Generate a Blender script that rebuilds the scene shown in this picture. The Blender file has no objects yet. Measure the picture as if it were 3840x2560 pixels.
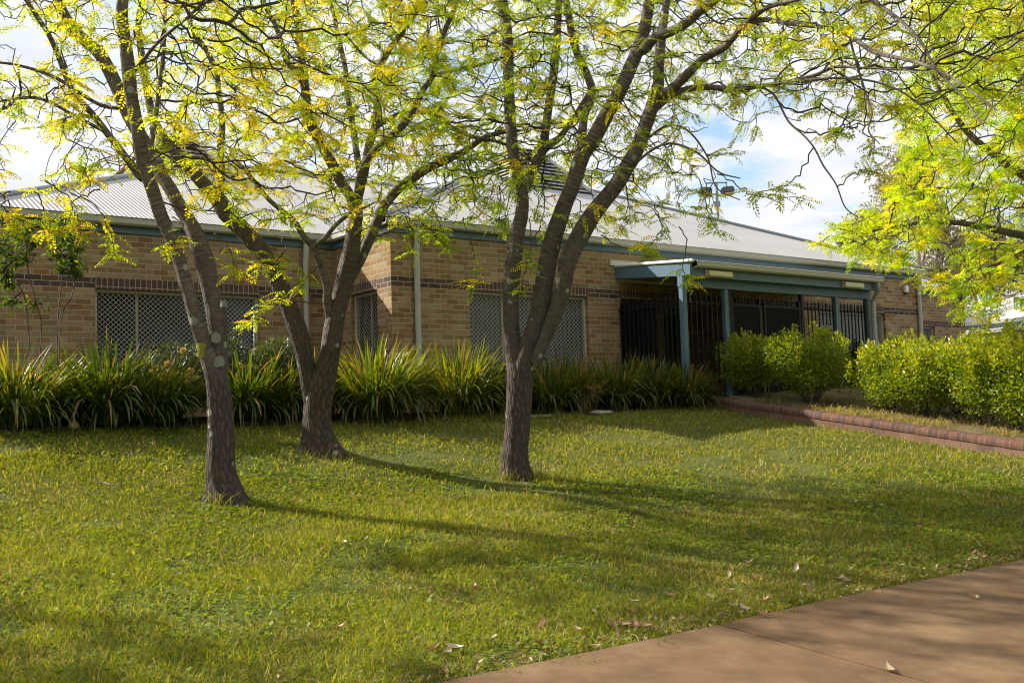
import bpy, math, random
import numpy as np
from mathutils import Matrix, Vector
random.seed(7); rng = np.random.default_rng(11)
C = bpy.context.scene.collection
PI = math.pi
# ------------------------------------------------------------------ frame of reference
# camera stands at the origin looking along +Y; the building has its own axes u (along the front), v (into depth), h (up from the floor)
CAMZ = 1.55
FPX, PIT, ROLL, YAW = 3904.56, .072, -.0323, .6432
CA, SA = math.cos(YAW), math.sin(YAW)
P0 = np.array([-1.9552, 16.9962, 2.2028 + CAMZ - 2.064])     # outer brick corner of the front wing, at floor level
def B2W(u, v, h=0.):
    return np.array([P0[0] + u*CA - v*SA, P0[1] + u*SA + v*CA, P0[2] + h])
def W2uv(x, y):
    return (x-P0[0])*CA + (y-P0[1])*SA, -(x-P0[0])*SA + (y-P0[1])*CA
CR, SR = math.cos(ROLL), math.sin(ROLL)
S = 3840/2352.
def ray(px, py):                                              # surveying helper: viewing direction (y = 1) for a point of the survey photo
    dx, dy = px*S-1920, py*S-1280
    X = dx*CR + dy*SR; Y = -dx*SR + dy*CR
    x = X/FPX; zc = -Y/FPX
    y = math.cos(PIT) - zc*math.sin(PIT); z = math.sin(PIT) + zc*math.cos(PIT)
    return np.array([x/y, 1., z/y])
def at(px, py, d):
    return ray(px, py)*d + np.array([0, 0, CAMZ])
def proj(p):
    p = np.atleast_2d(p); x, y, z = p[:,0], p[:,1], p[:,2]-CAMZ
    yc = y*math.cos(PIT) + z*math.sin(PIT); zc = -y*math.sin(PIT) + z*math.cos(PIT)
    yc = np.maximum(yc, .1)
    X = x/yc*FPX; Y = -zc/yc*FPX
    return np.stack([(1920 + X*CR - Y*SR)/S, (1280 + X*SR + Y*CR)/S], 1)
_ss = np.array([-400, -5, 0, 4, 7, 9.6, 11.2, 12.2, 13.0, 13.8, 15, 400.])
_zs = np.array([-1.95, -1.85, -1.55, -1.28, -1.03, -.74, -.39, -.14, .0, .10, .125, .14]) + CAMZ
def terrain(x, y):
    x = np.asarray(x, float); y = np.asarray(y, float)
    u, v = W2uv(x, y); s = v + 14.773
    z = (np.interp(s-.35, _ss, _zs) + np.interp(s, _ss, _zs) + np.interp(s+.35, _ss, _zs))/3
    k = np.clip((u+1.5)/6.5, 0, 1); k = k*k*(3-2*k)*np.clip((v+10.6)/1.6, 0, 1)*np.clip((-1.2-v)/.8, 0, 1)
    z = z*(1-k) + k*(P0[2] + 2.064 - 2.14 + .145*(v+1.79))
    z = z + .018*np.sin(x*1.7+y*.6)*np.sin(y*1.3-x*.4)*(np.hypot(x, y) < 40)*(np.clip((v+10.8)/.8, 0, 1))
    return z
def ground_hit(px, py):
    d = ray(px, py)
    t = np.arange(2.5, 60, .01)
    p = d[None,:]*t[:,None] + np.array([0, 0, CAMZ])
    g = terrain(p[:,0], p[:,1])
    i = np.argmax(p[:,2] <= g)
    return p[i]
def vnoise(p, seed=0):                                        # smooth value noise, n x 3 -> n (-1..1)
    p = np.asarray(p, float); i = np.floor(p).astype(np.int64); f = p-i; f = f*f*(3-2*f)
    def hsh(a):
        n = (a[...,0]*374761393 + a[...,1]*668265263 + a[...,2]*2147483647 + seed*974634721) & 0x7fffffff
        n = ((n ^ (n >> 13))*1274126177) & 0x7fffffff
        n = (n ^ (n >> 16)) & 0xffffff
        return n/0xffffff
    r = 0
    for dx in (0, 1):
        for dy in (0, 1):
            for dz in (0, 1):
                w = (f[...,0] if dx else 1-f[...,0])*(f[...,1] if dy else 1-f[...,1])*(f[...,2] if dz else 1-f[...,2])
                r = r + w*hsh(i + np.array([dx, dy, dz]))
    return r*2-1
# ------------------------------------------------------------------ objects
def tag(o, label=None, cat=None, group=None, kind=None):
    if label: o['label'] = label
    if cat: o['category'] = cat
    if group: o['group'] = group
    if kind: o['kind'] = kind
    return o
def empty(name, loc=(0,0,0), rz=0., **k):
    o = bpy.data.objects.new(name, None); C.objects.link(o)
    o.location = loc; o.rotation_euler = (0, 0, rz); o.empty_display_size = .2
    return tag(o, **k)
def link(name, me, parent=None, loc=None, rz=None):
    o = bpy.data.objects.new(name, me); C.objects.link(o)
    if parent: o.parent = parent
    if loc is not None: o.location = loc
    if rz is not None: o.rotation_euler = (0, 0, rz)
    return o
def mesh_np(name, V, F, mats, col=None, uv=None, mi=None, smooth=False, parent=None, loc=None, rz=None):
    V = np.asarray(V, np.float32); F = np.asarray(F, np.int32)
    me = bpy.data.meshes.new(name); k = F.shape[1]
    me.vertices.add(len(V)); me.vertices.foreach_set('co', V.ravel())
    me.loops.add(F.size); me.loops.foreach_set('vertex_index', F.ravel())
    me.polygons.add(len(F)); me.polygons.foreach_set('loop_start', np.arange(0, F.size, k, dtype=np.int32))
    for m in (mats if isinstance(mats, (list, tuple)) else [mats]): me.materials.append(m)
    if mi is not None: me.polygons.foreach_set('material_index', np.asarray(mi, np.int32))
    me.polygons.foreach_set('use_smooth', np.full(len(F), smooth))
    if col is not None:
        a = me.color_attributes.new('Col', 'FLOAT_COLOR', 'POINT')
        c = np.ones((len(V), 4), np.float32); c[:,:3] = col
        a.data.foreach_set('color', c.ravel())
    if uv is not None:                                        # per-vertex uv
        l = me.uv_layers.new(name='UVMap'); l.data.foreach_set('uv', np.asarray(uv, np.float32)[F.ravel()].ravel())
    me.update(); me.validate()
    return link(name, me, parent, loc, rz)
class MB:                                                     # collects shapes in building axes
    def __init__(s): s.v = []; s.f = []; s.uv = []
    def poly(s, pts, uv=None):
        n = len(s.v); s.v += [tuple(p) for p in pts]; s.f.append(list(range(n, n+len(pts))))
        s.uv.append(uv or [(p[0], p[2]) for p in pts]); return s
    def box(s, u0, u1, v0, v1, h0, h1):
        a = [(u0,v0,h0),(u1,v0,h0),(u1,v1,h0),(u0,v1,h0),(u0,v0,h1),(u1,v0,h1),(u1,v1,h1),(u0,v1,h1)]
        for q, m in (((0,1,5,4),0),((2,3,7,6),0),((1,2,6,5),1),((3,0,4,7),1),((4,5,6,7),2),((3,2,1,0),2)):
            p = [a[i] for i in q]
            s.poly(p, [(x,z) if m == 0 else (y+.12,z) if m == 1 else (x,y) for x,y,z in p])
        return s
    def prism(s, prof, axis, a0, a1):                         # profile of (offset, h) extruded along u or v
        def P(t, o, h): return (t, o, h) if axis == 'u' else (o, t, h)
        n = len(prof)
        for i in range(n):
            (o0,h0),(o1,h1) = prof[i], prof[(i+1)%n]
            q = [P(a0,o0,h0),P(a1,o0,h0),P(a1,o1,h1),P(a0,o1,h1)]
            s.poly(q, [(a0,h0),(a1,h0),(a1,h1),(a0,h1)])
        s.poly([P(a0,o,h) for o,h in prof]); s.poly([P(a1,o,h) for o,h in prof[::-1]])
        return s
    def tube(s, pts, r, n=10, cap=True):
        pts = [Vector(p) for p in pts]; rings = []
        rs = r if isinstance(r, (list, tuple)) else [r]*len(pts)
        for i, p in enumerate(pts):
            t = (pts[min(i+1, len(pts)-1)] - pts[max(i-1, 0)]).normalized()
            a = t.cross(Vector((0,0,1)) if abs(t.z) < .9 else Vector((1,0,0))).normalized(); b = t.cross(a)
            rings.append([p + (a*math.cos(2*PI*k/n) + b*math.sin(2*PI*k/n))*rs[i] for k in range(n)])
        for i in range(len(pts)-1):
            for k in range(n):
                s.poly([rings[i][k], rings[i][(k+1)%n], rings[i+1][(k+1)%n], rings[i+1][k]])
        if cap: s.poly(rings[0][::-1]); s.poly(rings[-1])
        return s
    def bar(s, p, q, w, d):                                   # thin square bar
        p, q = Vector(p), Vector(q); t = (q-p).normalized()
        a = t.cross(Vector((0,1,0)) if abs(t.y) < .9 else Vector((0,0,1))).normalized()*w/2; b = t.cross(a).normalized()*d/2
        c = [(p+sx*a+sy*b) for sx,sy in ((-1,-1),(1,-1),(1,1),(-1,1))]; e = [(q+sx*a+sy*b) for sx,sy in ((-1,-1),(1,-1),(1,1),(-1,1))]
        for k in range(4): s.poly([c[k], c[(k+1)%4], e[(k+1)%4], e[k]])
        s.poly(c[::-1]); s.poly(e)
        return s
    def build(s, name, mat, parent=None, base=(0,0,0), smooth=False, bevel=0., loc=None, rz=None):
        me = bpy.data.meshes.new(name)
        b = np.array(base, float)
        me.from_pydata([tuple(np.array(p, float)-b) for p in s.v], [], s.f)
        l = me.uv_layers.new(name='UVMap')
        l.data.foreach_set('uv', np.array([c for q in s.uv for c in q], np.float32).ravel())
        if smooth:
            import bmesh
            bm = bmesh.new(); bm.from_mesh(me); bmesh.ops.remove_doubles(bm, verts=bm.verts, dist=1e-5); bm.to_mesh(me); bm.free()
            me.polygons.foreach_set('use_smooth', [True]*len(me.polygons))
            try: me.set_sharp_from_angle(angle=math.radians(40))
            except Exception: pass
        elif bevel:
            import bmesh
            bm = bmesh.new(); bm.from_mesh(me); bmesh.ops.remove_doubles(bm, verts=bm.verts, dist=1e-5)
            bmesh.ops.bevel(bm, geom=bm.edges, offset=bevel, segments=2, affect='EDGES', clamp_overlap=True); bm.to_mesh(me); bm.free()
        me.materials.append(mat); me.update()
        return link(name, me, parent, loc, rz)
# ------------------------------------------------------------------ materials
class NT:
    def __init__(s, name):
        s.m = bpy.data.materials.new(name); s.m.use_nodes = True; s.t = s.m.node_tree; s.t.nodes.clear()
        s.out = s.n('ShaderNodeOutputMaterial')
    def n(s, typ, **k):
        x = s.t.nodes.new(typ)
        for a, b in k.items(): setattr(x, a, b)
        return x
    def l(s, a, b): s.t.links.new(a, b)
    def put(s, sock, val):
        if hasattr(val, 'links'): s.l(val, sock)
        else: sock.default_value = val
    def math(s, op, a, b=0., c=0.):
        x = s.n('ShaderNodeMath', operation=op)
        for i, q in enumerate((a, b, c)): s.put(x.inputs[i], q)
        return x.outputs[0]
    def mix(s, f, a, b, blend='MIX'):
        x = s.n('ShaderNodeMix', data_type='RGBA', blend_type=blend)
        s.put(x.inputs[0], f)
        for i, q in ((6, a), (7, b)): s.put(x.inputs[i], q if hasattr(q, 'links') else (*q, 1.))
        return x.outputs[2]
    def ramp(s, f, stops, const=False):
        x = s.n('ShaderNodeValToRGB'); e = x.color_ramp.elements
        while len(e) < len(stops): e.new(.5)
        for i, (p, c) in enumerate(stops): e[i].position = p; e[i].color = (*c, 1.) if len(c) == 3 else c
        if const: x.color_ramp.interpolation = 'CONSTANT'
        s.put(x.inputs[0], f); return x.outputs[0]
    def noise(s, vec, scale, detail=3., rough=.55, dims='3D'):
        x = s.n('ShaderNodeTexNoise', noise_dimensions=dims); x.inputs['Scale'].default_value = scale
        x.inputs['Detail'].default_value = detail; x.inputs['Roughness'].default_value = rough
        if vec is not None: s.l(vec, x.inputs['Vector'])
        return x.outputs[0]
    def mapr(s, v, a, b, c=0., d=1.):
        x = s.n('ShaderNodeMapRange'); s.put(x.inputs[0], v)
        for i, q in enumerate((a, b, c, d)): x.inputs[i+1].default_value = q
        return x.outputs[0]
    def bump(s, h, strength=.5, dist=.01):
        x = s.n('ShaderNodeBump'); x.inputs['Strength'].default_value = strength; x.inputs['Distance'].default_value = dist
        s.l(h, x.inputs['Height']); return x.outputs[0]
    def bsdf(s, color, rough=.6, normal=None, metal=0., spec=.5):
        x = s.n('ShaderNodeBsdfPrincipled')
        s.put(x.inputs['Base Color'], color if hasattr(color, 'links') else (*color, 1.))
        s.put(x.inputs['Roughness'], rough); x.inputs['Metallic'].default_value = metal
        x.inputs['Specular IOR Level'].default_value = spec
        if normal is not None: s.l(normal, x.inputs['Normal'])
        s.l(x.outputs[0], s.out.inputs[0]); return s.m
def obco(t): return t.n('ShaderNodeTexCoord').outputs['Object']
def paint(name, c, rough=.5, var=.12, scale=6., bump=.0, spec=.4):
    t = NT(name); co = obco(t)
    a = t.noise(co, scale, 5., .65); b = t.noise(co, scale*9, 2.)
    f = t.math('ADD', t.math('MULTIPLY', a, .7), t.math('MULTIPLY', b, .3))
    col = t.mix(t.mapr(f, .3, .7), [x*(1-var) for x in c], [min(1., x*(1+var)) for x in c])
    nrm = t.bump(b, bump, .004) if bump else None
    return t.bsdf(col, rough, nrm, spec=spec)
def brick_mat(name, pal, band=True, course_w=.24, course_h=.086, stag=.5, mortar=(.42,.36,.25)):
    t = NT(name); uv = t.n('ShaderNodeTexCoord').outputs['UV']
    sp = t.n('ShaderNodeSeparateXYZ'); t.l(uv, sp.inputs[0]); x, y = sp.outputs[0], sp.outputs[1]
    row = t.math('FLOOR', t.math('DIVIDE', y, course_h))
    cx = t.math('ADD', t.math('DIVIDE', x, course_w), t.math('MULTIPLY', t.math('MODULO', t.math('ADD', row, 100.), 2.), stag))
    colm = t.math('FLOOR', cx)
    fx = t.math('MULTIPLY', t.math('FRACT', cx), course_w); fy = t.math('MULTIPLY', t.math('FRACT', t.math('DIVIDE', y, course_h)), course_h)
    ex = t.math('MINIMUM', fx, t.math('SUBTRACT', course_w, fx)); ey = t.math('MINIMUM', fy, t.math('SUBTRACT', course_h, fy))
    wob = t.math('MULTIPLY', t.math('SUBTRACT', t.noise(uv, 90., 2.), .5), .004)
    e = t.math('ADD', t.math('MINIMUM', ex, ey), wob)
    mask = t.mapr(e, .0036, .0066)
    cv = t.n('ShaderNodeCombineXYZ'); t.l(colm, cv.inputs[0]); t.l(row, cv.inputs[1])
    wn = t.n('ShaderNodeTexWhiteNoise', noise_dimensions='2D'); t.l(cv.outputs[0], wn.inputs['Vector'])
    r = wn.outputs['Value']
    col = t.ramp(r, [(i/len(pal), c) for i, c in enumerate(pal)], True)
    if band:
        inb = t.math('MULTIPLY', t.math('GREATER_THAN', y, 2.064), t.math('LESS_THAN', y, 2.236))
        dk = t.ramp(r, [(0,(.075,.05,.04)),(.35,(.10,.066,.052)),(.7,(.135,.072,.05)),(.88,(.09,.062,.055))], True)
        col = t.mix(inb, col, dk)
    g = t.noise(uv, 160., 4., .7)
    col = t.mix(t.mapr(g, .3, .75), t.mix(1., col, (.78,.78,.78), 'MULTIPLY'), col)
    streak = t.noise(uv, 1.1, 4.)
    col = t.mix(t.mapr(streak, .42, .7, 0, .35), col, t.mix(1., col, (.7,.68,.62), 'MULTIPLY'))
    mcol = t.mix(t.noise(uv, 14., 3.), [c*.8 for c in mortar], mortar)
    col = t.mix(mask, mcol, col)
    h = t.math('ADD', mask, t.math('MULTIPLY', g, .18))
    return t.bsdf(col, .85, t.bump(h, .55, .006), spec=.25)
TAN = [(.33,.21,.095),(.26,.15,.066),(.29,.17,.075),(.35,.235,.12),(.24,.18,.085),(.30,.175,.083),(.36,.265,.145),(.28,.21,.11),(.235,.125,.055),(.33,.215,.125)]
M = {}
M['brick'] = brick_mat('tan_brick', TAN)
M['soldier'] = brick_mat('dark_soldier_brick', [(.095,.055,.046),(.12,.06,.05),(.085,.055,.048),(.135,.07,.055),(.105,.055,.05)], False, .086, .30, 0.)
M['kerb_round'] = brick_mat('rounded_kerb_brick', [(.105,.052,.04),(.13,.062,.045),(.085,.048,.04),(.15,.072,.05),(.10,.058,.048)], False, .086, 3., 0., (.25,.19,.15))
M['kerb_low'] = brick_mat('kerb_brick', [(.20,.11,.07),(.23,.135,.095),(.16,.095,.07),(.19,.105,.062)], False, .24, .3, 0., (.16,.12,.085))
M['blue'] = paint('blue_grey_paint', (.088,.152,.205), .45, .10, 4., .1)
M['gutter'] = paint('olive_grey_gutter_paint', (.36,.35,.275), .38, .08, 5.)
M['pipe'] = paint('grey_green_pipe_paint', (.40,.40,.335), .42, .08, 4.)
M['pipe_blue'] = paint('pale_blue_grey_pipe', (.34,.37,.41), .4, .06)
M['cream'] = paint('cream_paint', (.52,.50,.42), .5, .08, 4.)
M['frame'] = paint('beige_window_paint', (.42,.38,.28), .4, .06, 5.)
M['grille'] = paint('pale_grille_coating', (.36,.345,.28), .45, .05, 8.)
M['black'] = paint('black_powder_coat', (.010,.010,.011), .55, .2, 9., 0., .25)
M['blacksheet'] = paint('black_perforated_sheet', (.011,.0105,.0095), .85, .3, 60., 0., .12)
M['dark'] = paint('dark_interior', (.03,.028,.026), .8, .2)
M['ridge'] = paint('grey_ridge_metal', (.21,.23,.27), .4, .12, 6.)
M['white'] = paint('white_plastic', (.72,.72,.70), .35, .05)
M['lamp_lens'] = paint('yellowed_lamp_lens', (.58,.55,.34), .3, .12, 12.)
M['door_olive'] = paint('olive_roller_door', (.16,.15,.105), .5, .1)
M['timber'] = paint('brown_timber', (.22,.14,.075), .5, .2)
M['steel'] = paint('grey_galvanised_steel', (.22,.235,.25), .4, .1)
M['lamp_body'] = paint('dark_grey_lamp_body', (.07,.075,.08), .5, .1)
M['lampglass'] = paint('amber_floodlight_glass', (.62,.42,.22), .25, .05)
M['louvre_grey'] = paint('grey_louvre_metal', (.40,.40,.40), .45, .1)
M['louvre_tan'] = paint('tan_louvre_metal', (.42,.36,.29), .5, .1)
M['concrete'] = paint('weathered_concrete', (.30,.28,.24), .85, .25, 9., .3)
def glass_mat():
    t = NT('dark_window_glass'); co = obco(t)
    n = t.noise(co, 1.3, 2.)
    col = t.mix(t.mapr(n, .35, .65), (.012,.012,.013), (.03,.035,.045))
    return t.bsdf(col, .14, spec=.3)
M['glass'] = glass_mat()
def curtain_mat():
    t = NT('blue_grey_curtain'); co = obco(t)
    w = t.n('ShaderNodeTexWave', bands_direction='X'); w.inputs['Scale'].default_value = 3.; w.inputs['Distortion'].default_value = 2.
    t.l(co, w.inputs['Vector'])
    return t.bsdf(t.mix(w.outputs['Fac'], (.03,.034,.045), (.085,.095,.125)), .25, spec=.5)
M['curtain'] = curtain_mat()
def roof_mat(name, c, amp=.016):
    t = NT(name); uv = t.n('ShaderNodeTexCoord').outputs['UV']
    sp = t.n('ShaderNodeSeparateXYZ'); t.l(uv, sp.inputs[0]); x, y = sp.outputs[0], sp.outputs[1]
    ph = t.math('MULTIPLY', x, 2*PI/.076)
    h = t.math('MULTIPLY', t.math('SINE', ph), amp/2)
    dirt = t.noise(uv, .8, 5., .6)
    sv = t.n('ShaderNodeVectorMath', operation='MULTIPLY'); t.l(uv, sv.inputs[0]); sv.inputs[1].default_value = (9., .5, 1.)
    streak = t.noise(sv.outputs[0], 1., 3.)
    col = t.mix(t.mapr(dirt, .35, .7), [a*.86 for a in c], c)
    col = t.mix(t.mapr(streak, .4, .75, 0, .3), col, [a*.78 for a in c])
    # screw heads in rows every 0.9 m on every second crest
    fx = t.math('SUBTRACT', t.math('FRACT', t.math('DIVIDE', x, .228)), .5); fy = t.math('SUBTRACT', t.math('FRACT', t.math('DIVIDE', y, .9)), .5)
    dx = t.math('MULTIPLY', fx, .228); dy = t.math('MULTIPLY', fy, .9)
    d = t.math('SQRT', t.math('ADD', t.math('MULTIPLY', dx, dx), t.math('MULTIPLY', dy, dy)))
    col = t.mix(t.mapr(d, .009, .014, 1., 0.), col, (.09,.09,.09))
    return t.bsdf(col, .5, t.bump(h, 1., 1.), spec=.35)
M['roof'] = roof_mat('grey_corrugated_roof', (.45,.44,.435))
M['roof_pale'] = roof_mat('pale_corrugated_roof', (.66,.65,.66))
def leaf_mat(name, tr=.5, gloss=.06, tint=(1.35,1.25,.5), rough=.45):
    t = NT(name)
    a = t.n('ShaderNodeVertexColor', layer_name='Col').outputs['Color']
    d = t.n('ShaderNodeBsdfDiffuse'); t.l(a, d.inputs[0])
    q = t.n('ShaderNodeBsdfTranslucent'); t.l(t.mix(1., a, tint, 'MULTIPLY'), q.inputs[0])
    m1 = t.n('ShaderNodeMixShader'); m1.inputs[0].default_value = tr; t.l(d.outputs[0], m1.inputs[1]); t.l(q.outputs[0], m1.inputs[2])
    g = t.n('ShaderNodeBsdfGlossy'); g.inputs['Roughness'].default_value = rough; g.inputs[0].default_value = (.9,.9,.9,1)
    m2 = t.n('ShaderNodeMixShader'); m2.inputs[0].default_value = gloss; t.l(m1.outputs[0], m2.inputs[1]); t.l(g.outputs[0], m2.inputs[2])
    t.l(m2.outputs[0], t.out.inputs[0]); return t.m
M['leaf'] = leaf_mat('honey_locust_leaf', .58, .02, (1.55,1.4,.3))
M['strap'] = leaf_mat('strap_leaf', .42, .035, (1.7,1.45,.3), .4)
M['grass'] = leaf_mat('grass_blade', .45, .012, (1.5,1.35,.35))
M['shrub'] = leaf_mat('glossy_shrub_leaf', .5, .04, (1.6,1.4,.3), .38)
M['gum'] = leaf_mat('eucalypt_leaf', .25, .05, (1.1,1.05,.6))
def bark_mat():
    t = NT('locust_bark')
    uv = t.n('ShaderNodeTexCoord').outputs['UV']; co = obco(t)
    age = t.n('ShaderNodeSeparateColor'); t.l(t.n('ShaderNodeVertexColor', layer_name='Col').outputs['Color'], age.inputs[0]); age = age.outputs[0]
    sv = t.n('ShaderNodeVectorMath', operation='MULTIPLY'); t.l(uv, sv.inputs[0]); sv.inputs[1].default_value = (44., 7., 1.)
    wr = t.n('ShaderNodeVectorMath', operation='ADD'); t.l(sv.outputs[0], wr.inputs[0])
    nz = t.n('ShaderNodeTexNoise'); nz.inputs['Scale'].default_value = 7.; t.l(uv, nz.inputs['Vector']); t.l(nz.outputs[1], wr.inputs[1])
    vo = t.n('ShaderNodeTexVoronoi', feature='DISTANCE_TO_EDGE'); vo.inputs['Scale'].default_value = 1.; t.l(wr.outputs[0], vo.inputs['Vector'])
    fis = t.mapr(vo.outputs['Distance'], -.05, .3)
    sh = t.n('ShaderNodeVectorMath', operation='MULTIPLY'); t.l(uv, sh.inputs[0]); sh.inputs[1].default_value = (7., 42., 1.)
    lent = t.noise(sh.outputs[0], 1., 4., .65)
    fine = t.noise(co, 70., 4., .7)
    blot = t.noise(co, 5., 4., .6)
    old = t.mix(fis, (.028,.02,.014), t.mix(fine, (.045,.031,.021), (.125,.092,.068)))
    young = t.mix(t.mapr(lent, .35, .65), (.055,.043,.033), (.20,.165,.135))
    col = t.mix(age, young, old)
    col = t.mix(t.mapr(blot, .45, .7, 0, .55), col, t.mix(1., col, (.62,.58,.53), 'MULTIPLY'))
    lv = t.n('ShaderNodeTexVoronoi'); lv.inputs['Scale'].default_value = 9.; t.l(co, lv.inputs['Vector'])
    lsep = t.n('ShaderNodeSeparateColor'); t.l(lv.outputs['Color'], lsep.inputs[0])
    spot = t.math('MULTIPLY', t.mapr(t.math('ADD', lv.outputs['Distance'], t.math('MULTIPLY', t.math('SUBTRACT', fine, .5), .22)), .26, .33, 1., 0.), t.math('GREATER_THAN', lsep.outputs[0], .84))
    col = t.mix(t.math('MULTIPLY', spot, .75), col, t.mix(lsep.outputs[1], (.34,.32,.26), (.27,.31,.22)))
    h = t.math('ADD', t.math('MULTIPLY', t.math('MULTIPLY', fis, age), 1.), t.math('ADD', t.math('MULTIPLY', fine, .25), t.math('MULTIPLY', lent, .25)))
    return t.bsdf(col, .8, t.bump(h, .9, .012), spec=.3)
M['bark'] = bark_mat()
M['twig'] = paint('dark_twig_bark', (.055,.043,.035), .8, .3, 20.)
M['gumbark'] = paint('pale_gum_bark', (.27,.22,.18), .8, .3, 3.)
M['lichen'] = paint('pale_green_lichen', (.17,.18,.135), .9, .3, 60., .4)
M['moss'] = paint('yellow_green_moss', (.19,.18,.02), .9, .3, 60., .4)
def ground_mat(name, stops, scale=1.2, fine=30., bump=.6):
    t = NT(name); co = obco(t)
    a = t.noise(co, scale, 6., .65); b = t.noise(co, fine, 4., .7)
    f = t.math('ADD', t.math('MULTIPLY', a, .6), t.math('MULTIPLY', b, .4))
    return t.bsdf(t.ramp(f, stops), .95, t.bump(b, bump, .02), spec=.1)
M['lawn'] = ground_mat('lawn_soil_and_turf', [(.3,(.035,.04,.012)),(.45,(.06,.075,.016)),(.58,(.09,.10,.025)),(.7,(.13,.10,.05))])
M['mulch'] = ground_mat('dark_bark_mulch', [(.3,(.022,.016,.011)),(.5,(.05,.036,.024)),(.7,(.09,.065,.045))], 3., 40., 1.)
M['straw_bed'] = ground_mat('dry_grassy_soil', [(.3,(.05,.04,.02)),(.48,(.14,.11,.055)),(.62,(.20,.165,.09)),(.75,(.10,.11,.03))], 1.6, 30., 1.)
def path_mat():
    t = NT('stained_brown_concrete'); co = obco(t)
    a = t.noise(co, .9, 6., .6); b = t.noise(co, 260., 3., .7); c = t.noise(co, 5., 5., .65)
    col = t.ramp(t.math('ADD', t.math('MULTIPLY', a, .55), t.math('MULTIPLY', c, .45)), [(.33,(.12,.068,.034)),(.5,(.20,.118,.06)),(.64,(.27,.175,.092))])
    col = t.mix(t.mapr(b, .35, .7), t.mix(1., col, (.5,.5,.5), 'MULTIPLY'), col)
    return t.bsdf(col, .85, t.bump(b, .6, .005), spec=.2)
M['path'] = path_mat()
# ------------------------------------------------------------------ ground, bed, path
def axis_pts(fine0, fine1, step, far, n=26):
    a = np.arange(fine0, fine1+1e-6, step)
    g = np.geomspace(step*2, far, n)
    return np.concatenate([fine0-g[::-1], a, fine1+g])
def uv_sheet(us, vs, zfun):
    U, V = np.meshgrid(us, vs); p = np.stack([P0[0]+U*CA-V*SA, P0[1]+U*SA+V*CA], -1).reshape(-1, 2)
    z = zfun(p[:,0], p[:,1], U.ravel(), V.ravel()); n, m = len(us), len(vs)
    i = (np.arange(m-1)[:,None]*n + np.arange(n-1)[None,:]).ravel()
    return np.column_stack([p, z]), np.stack([i, i+1, i+1+n, i+n], 1)
V_, F_ = uv_sheet(axis_pts(-16, 18, .2, 700), axis_pts(-17, 4, .2, 700), lambda x, y, u, v: terrain(x, y))
tag(mesh_np('lawn_ground', V_, F_, M['lawn'], smooth=True), 'sloping lawn ground under the locust trees', 'ground', kind='structure')
def bed_z(x, y, u, v): return terrain(x, y) + .012 + .012*np.sin(u*9+v*4)*np.sin(v*11)
V_, F_ = uv_sheet(np.arange(-13, 5.25, .12), np.arange(-1.85, 2.02, .12), bed_z)
tag(mesh_np('garden_bed', V_, F_, M['mulch'], smooth=True), 'dark mulched garden bed along the brick wall', 'garden bed', kind='structure')
KU0, KU1 = 5.28, 5.51
def kerb_base(v): return 2.064 + (-2.12 + .145*(v+1.79))             # lawn level along the kerb (h)
def kerb_top(v): return kerb_base(v) + .20
def rbed_z(x, y, u, v): return P0[2] + np.minimum(kerb_top(v)-.03 + .05*np.clip(u-5.5, 0, 3), .6) + .02*np.sin(u*3+v*2.3)*np.sin(v*3.1) + .01*np.sin(u*13)*np.sin(v*12)
V_, F_ = uv_sheet(np.arange(KU1-.02, 30, .2), np.arange(-11, -1.95, .2), rbed_z)
tag(mesh_np('raised_bed', V_, F_, M['straw_bed'], smooth=True), 'raised bed of dry grassy soil behind the brick kerb', 'garden bed', kind='structure')
V_, F_ = uv_sheet(np.arange(10.75, 31, .4), np.arange(-1.95, 2.05, .4), lambda x, y, u, v: np.full(len(x), P0[2]+.13))
tag(mesh_np('side_bed', V_, F_, M['mulch']), 'strip of soil beside the right end of the building', 'ground', kind='structure')
# footpath: concrete slabs with an open joint
def path_slab(u0, u1):
    us = np.unique(np.concatenate([np.arange(u0, u1, .2), [u1]])); vs = np.linspace(-13.9, -10.53, 26)
    V1, F1 = uv_sheet(us, vs, lambda x, y, u, v: terrain(x, y) + .022)
    n = len(us); m = len(vs); V2 = V1.copy(); V2[:,2] -= .12; k = len(V1)
    side = []
    for a, b in [(i, i+1) for i in range(n-1)] + [((m-1)*n+i+1, (m-1)*n+i) for i in range(n-1)] + [((i+1)*n, i*n) for i in range(m-1)] + [(i*n+n-1, (i+1)*n+n-1) for i in range(m-1)]:
        side.append([a, a+k, b+k, b])
    return np.vstack([V1, V2]), np.vstack([F1, np.array(side)[:, ::-1]])
Vp, Fp, off = [], [], 0
ej = [-29.2, -25., -20.8, -16.6, -12.4, -8.2, -4.02, .18, 4.38, 8.6, 12.8, 17., 21.2]
for a, b in zip(ej[:-1], ej[1:]):
    v1, f1 = path_slab(a+.008, b-.008); Vp.append(v1); Fp.append(f1+off); off += len(v1)
tag(mesh_np('footpath', np.vstack(Vp), np.vstack(Fp), M['path']), 'brown stained concrete footpath with a joint between slabs', 'path', kind='structure')
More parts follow.
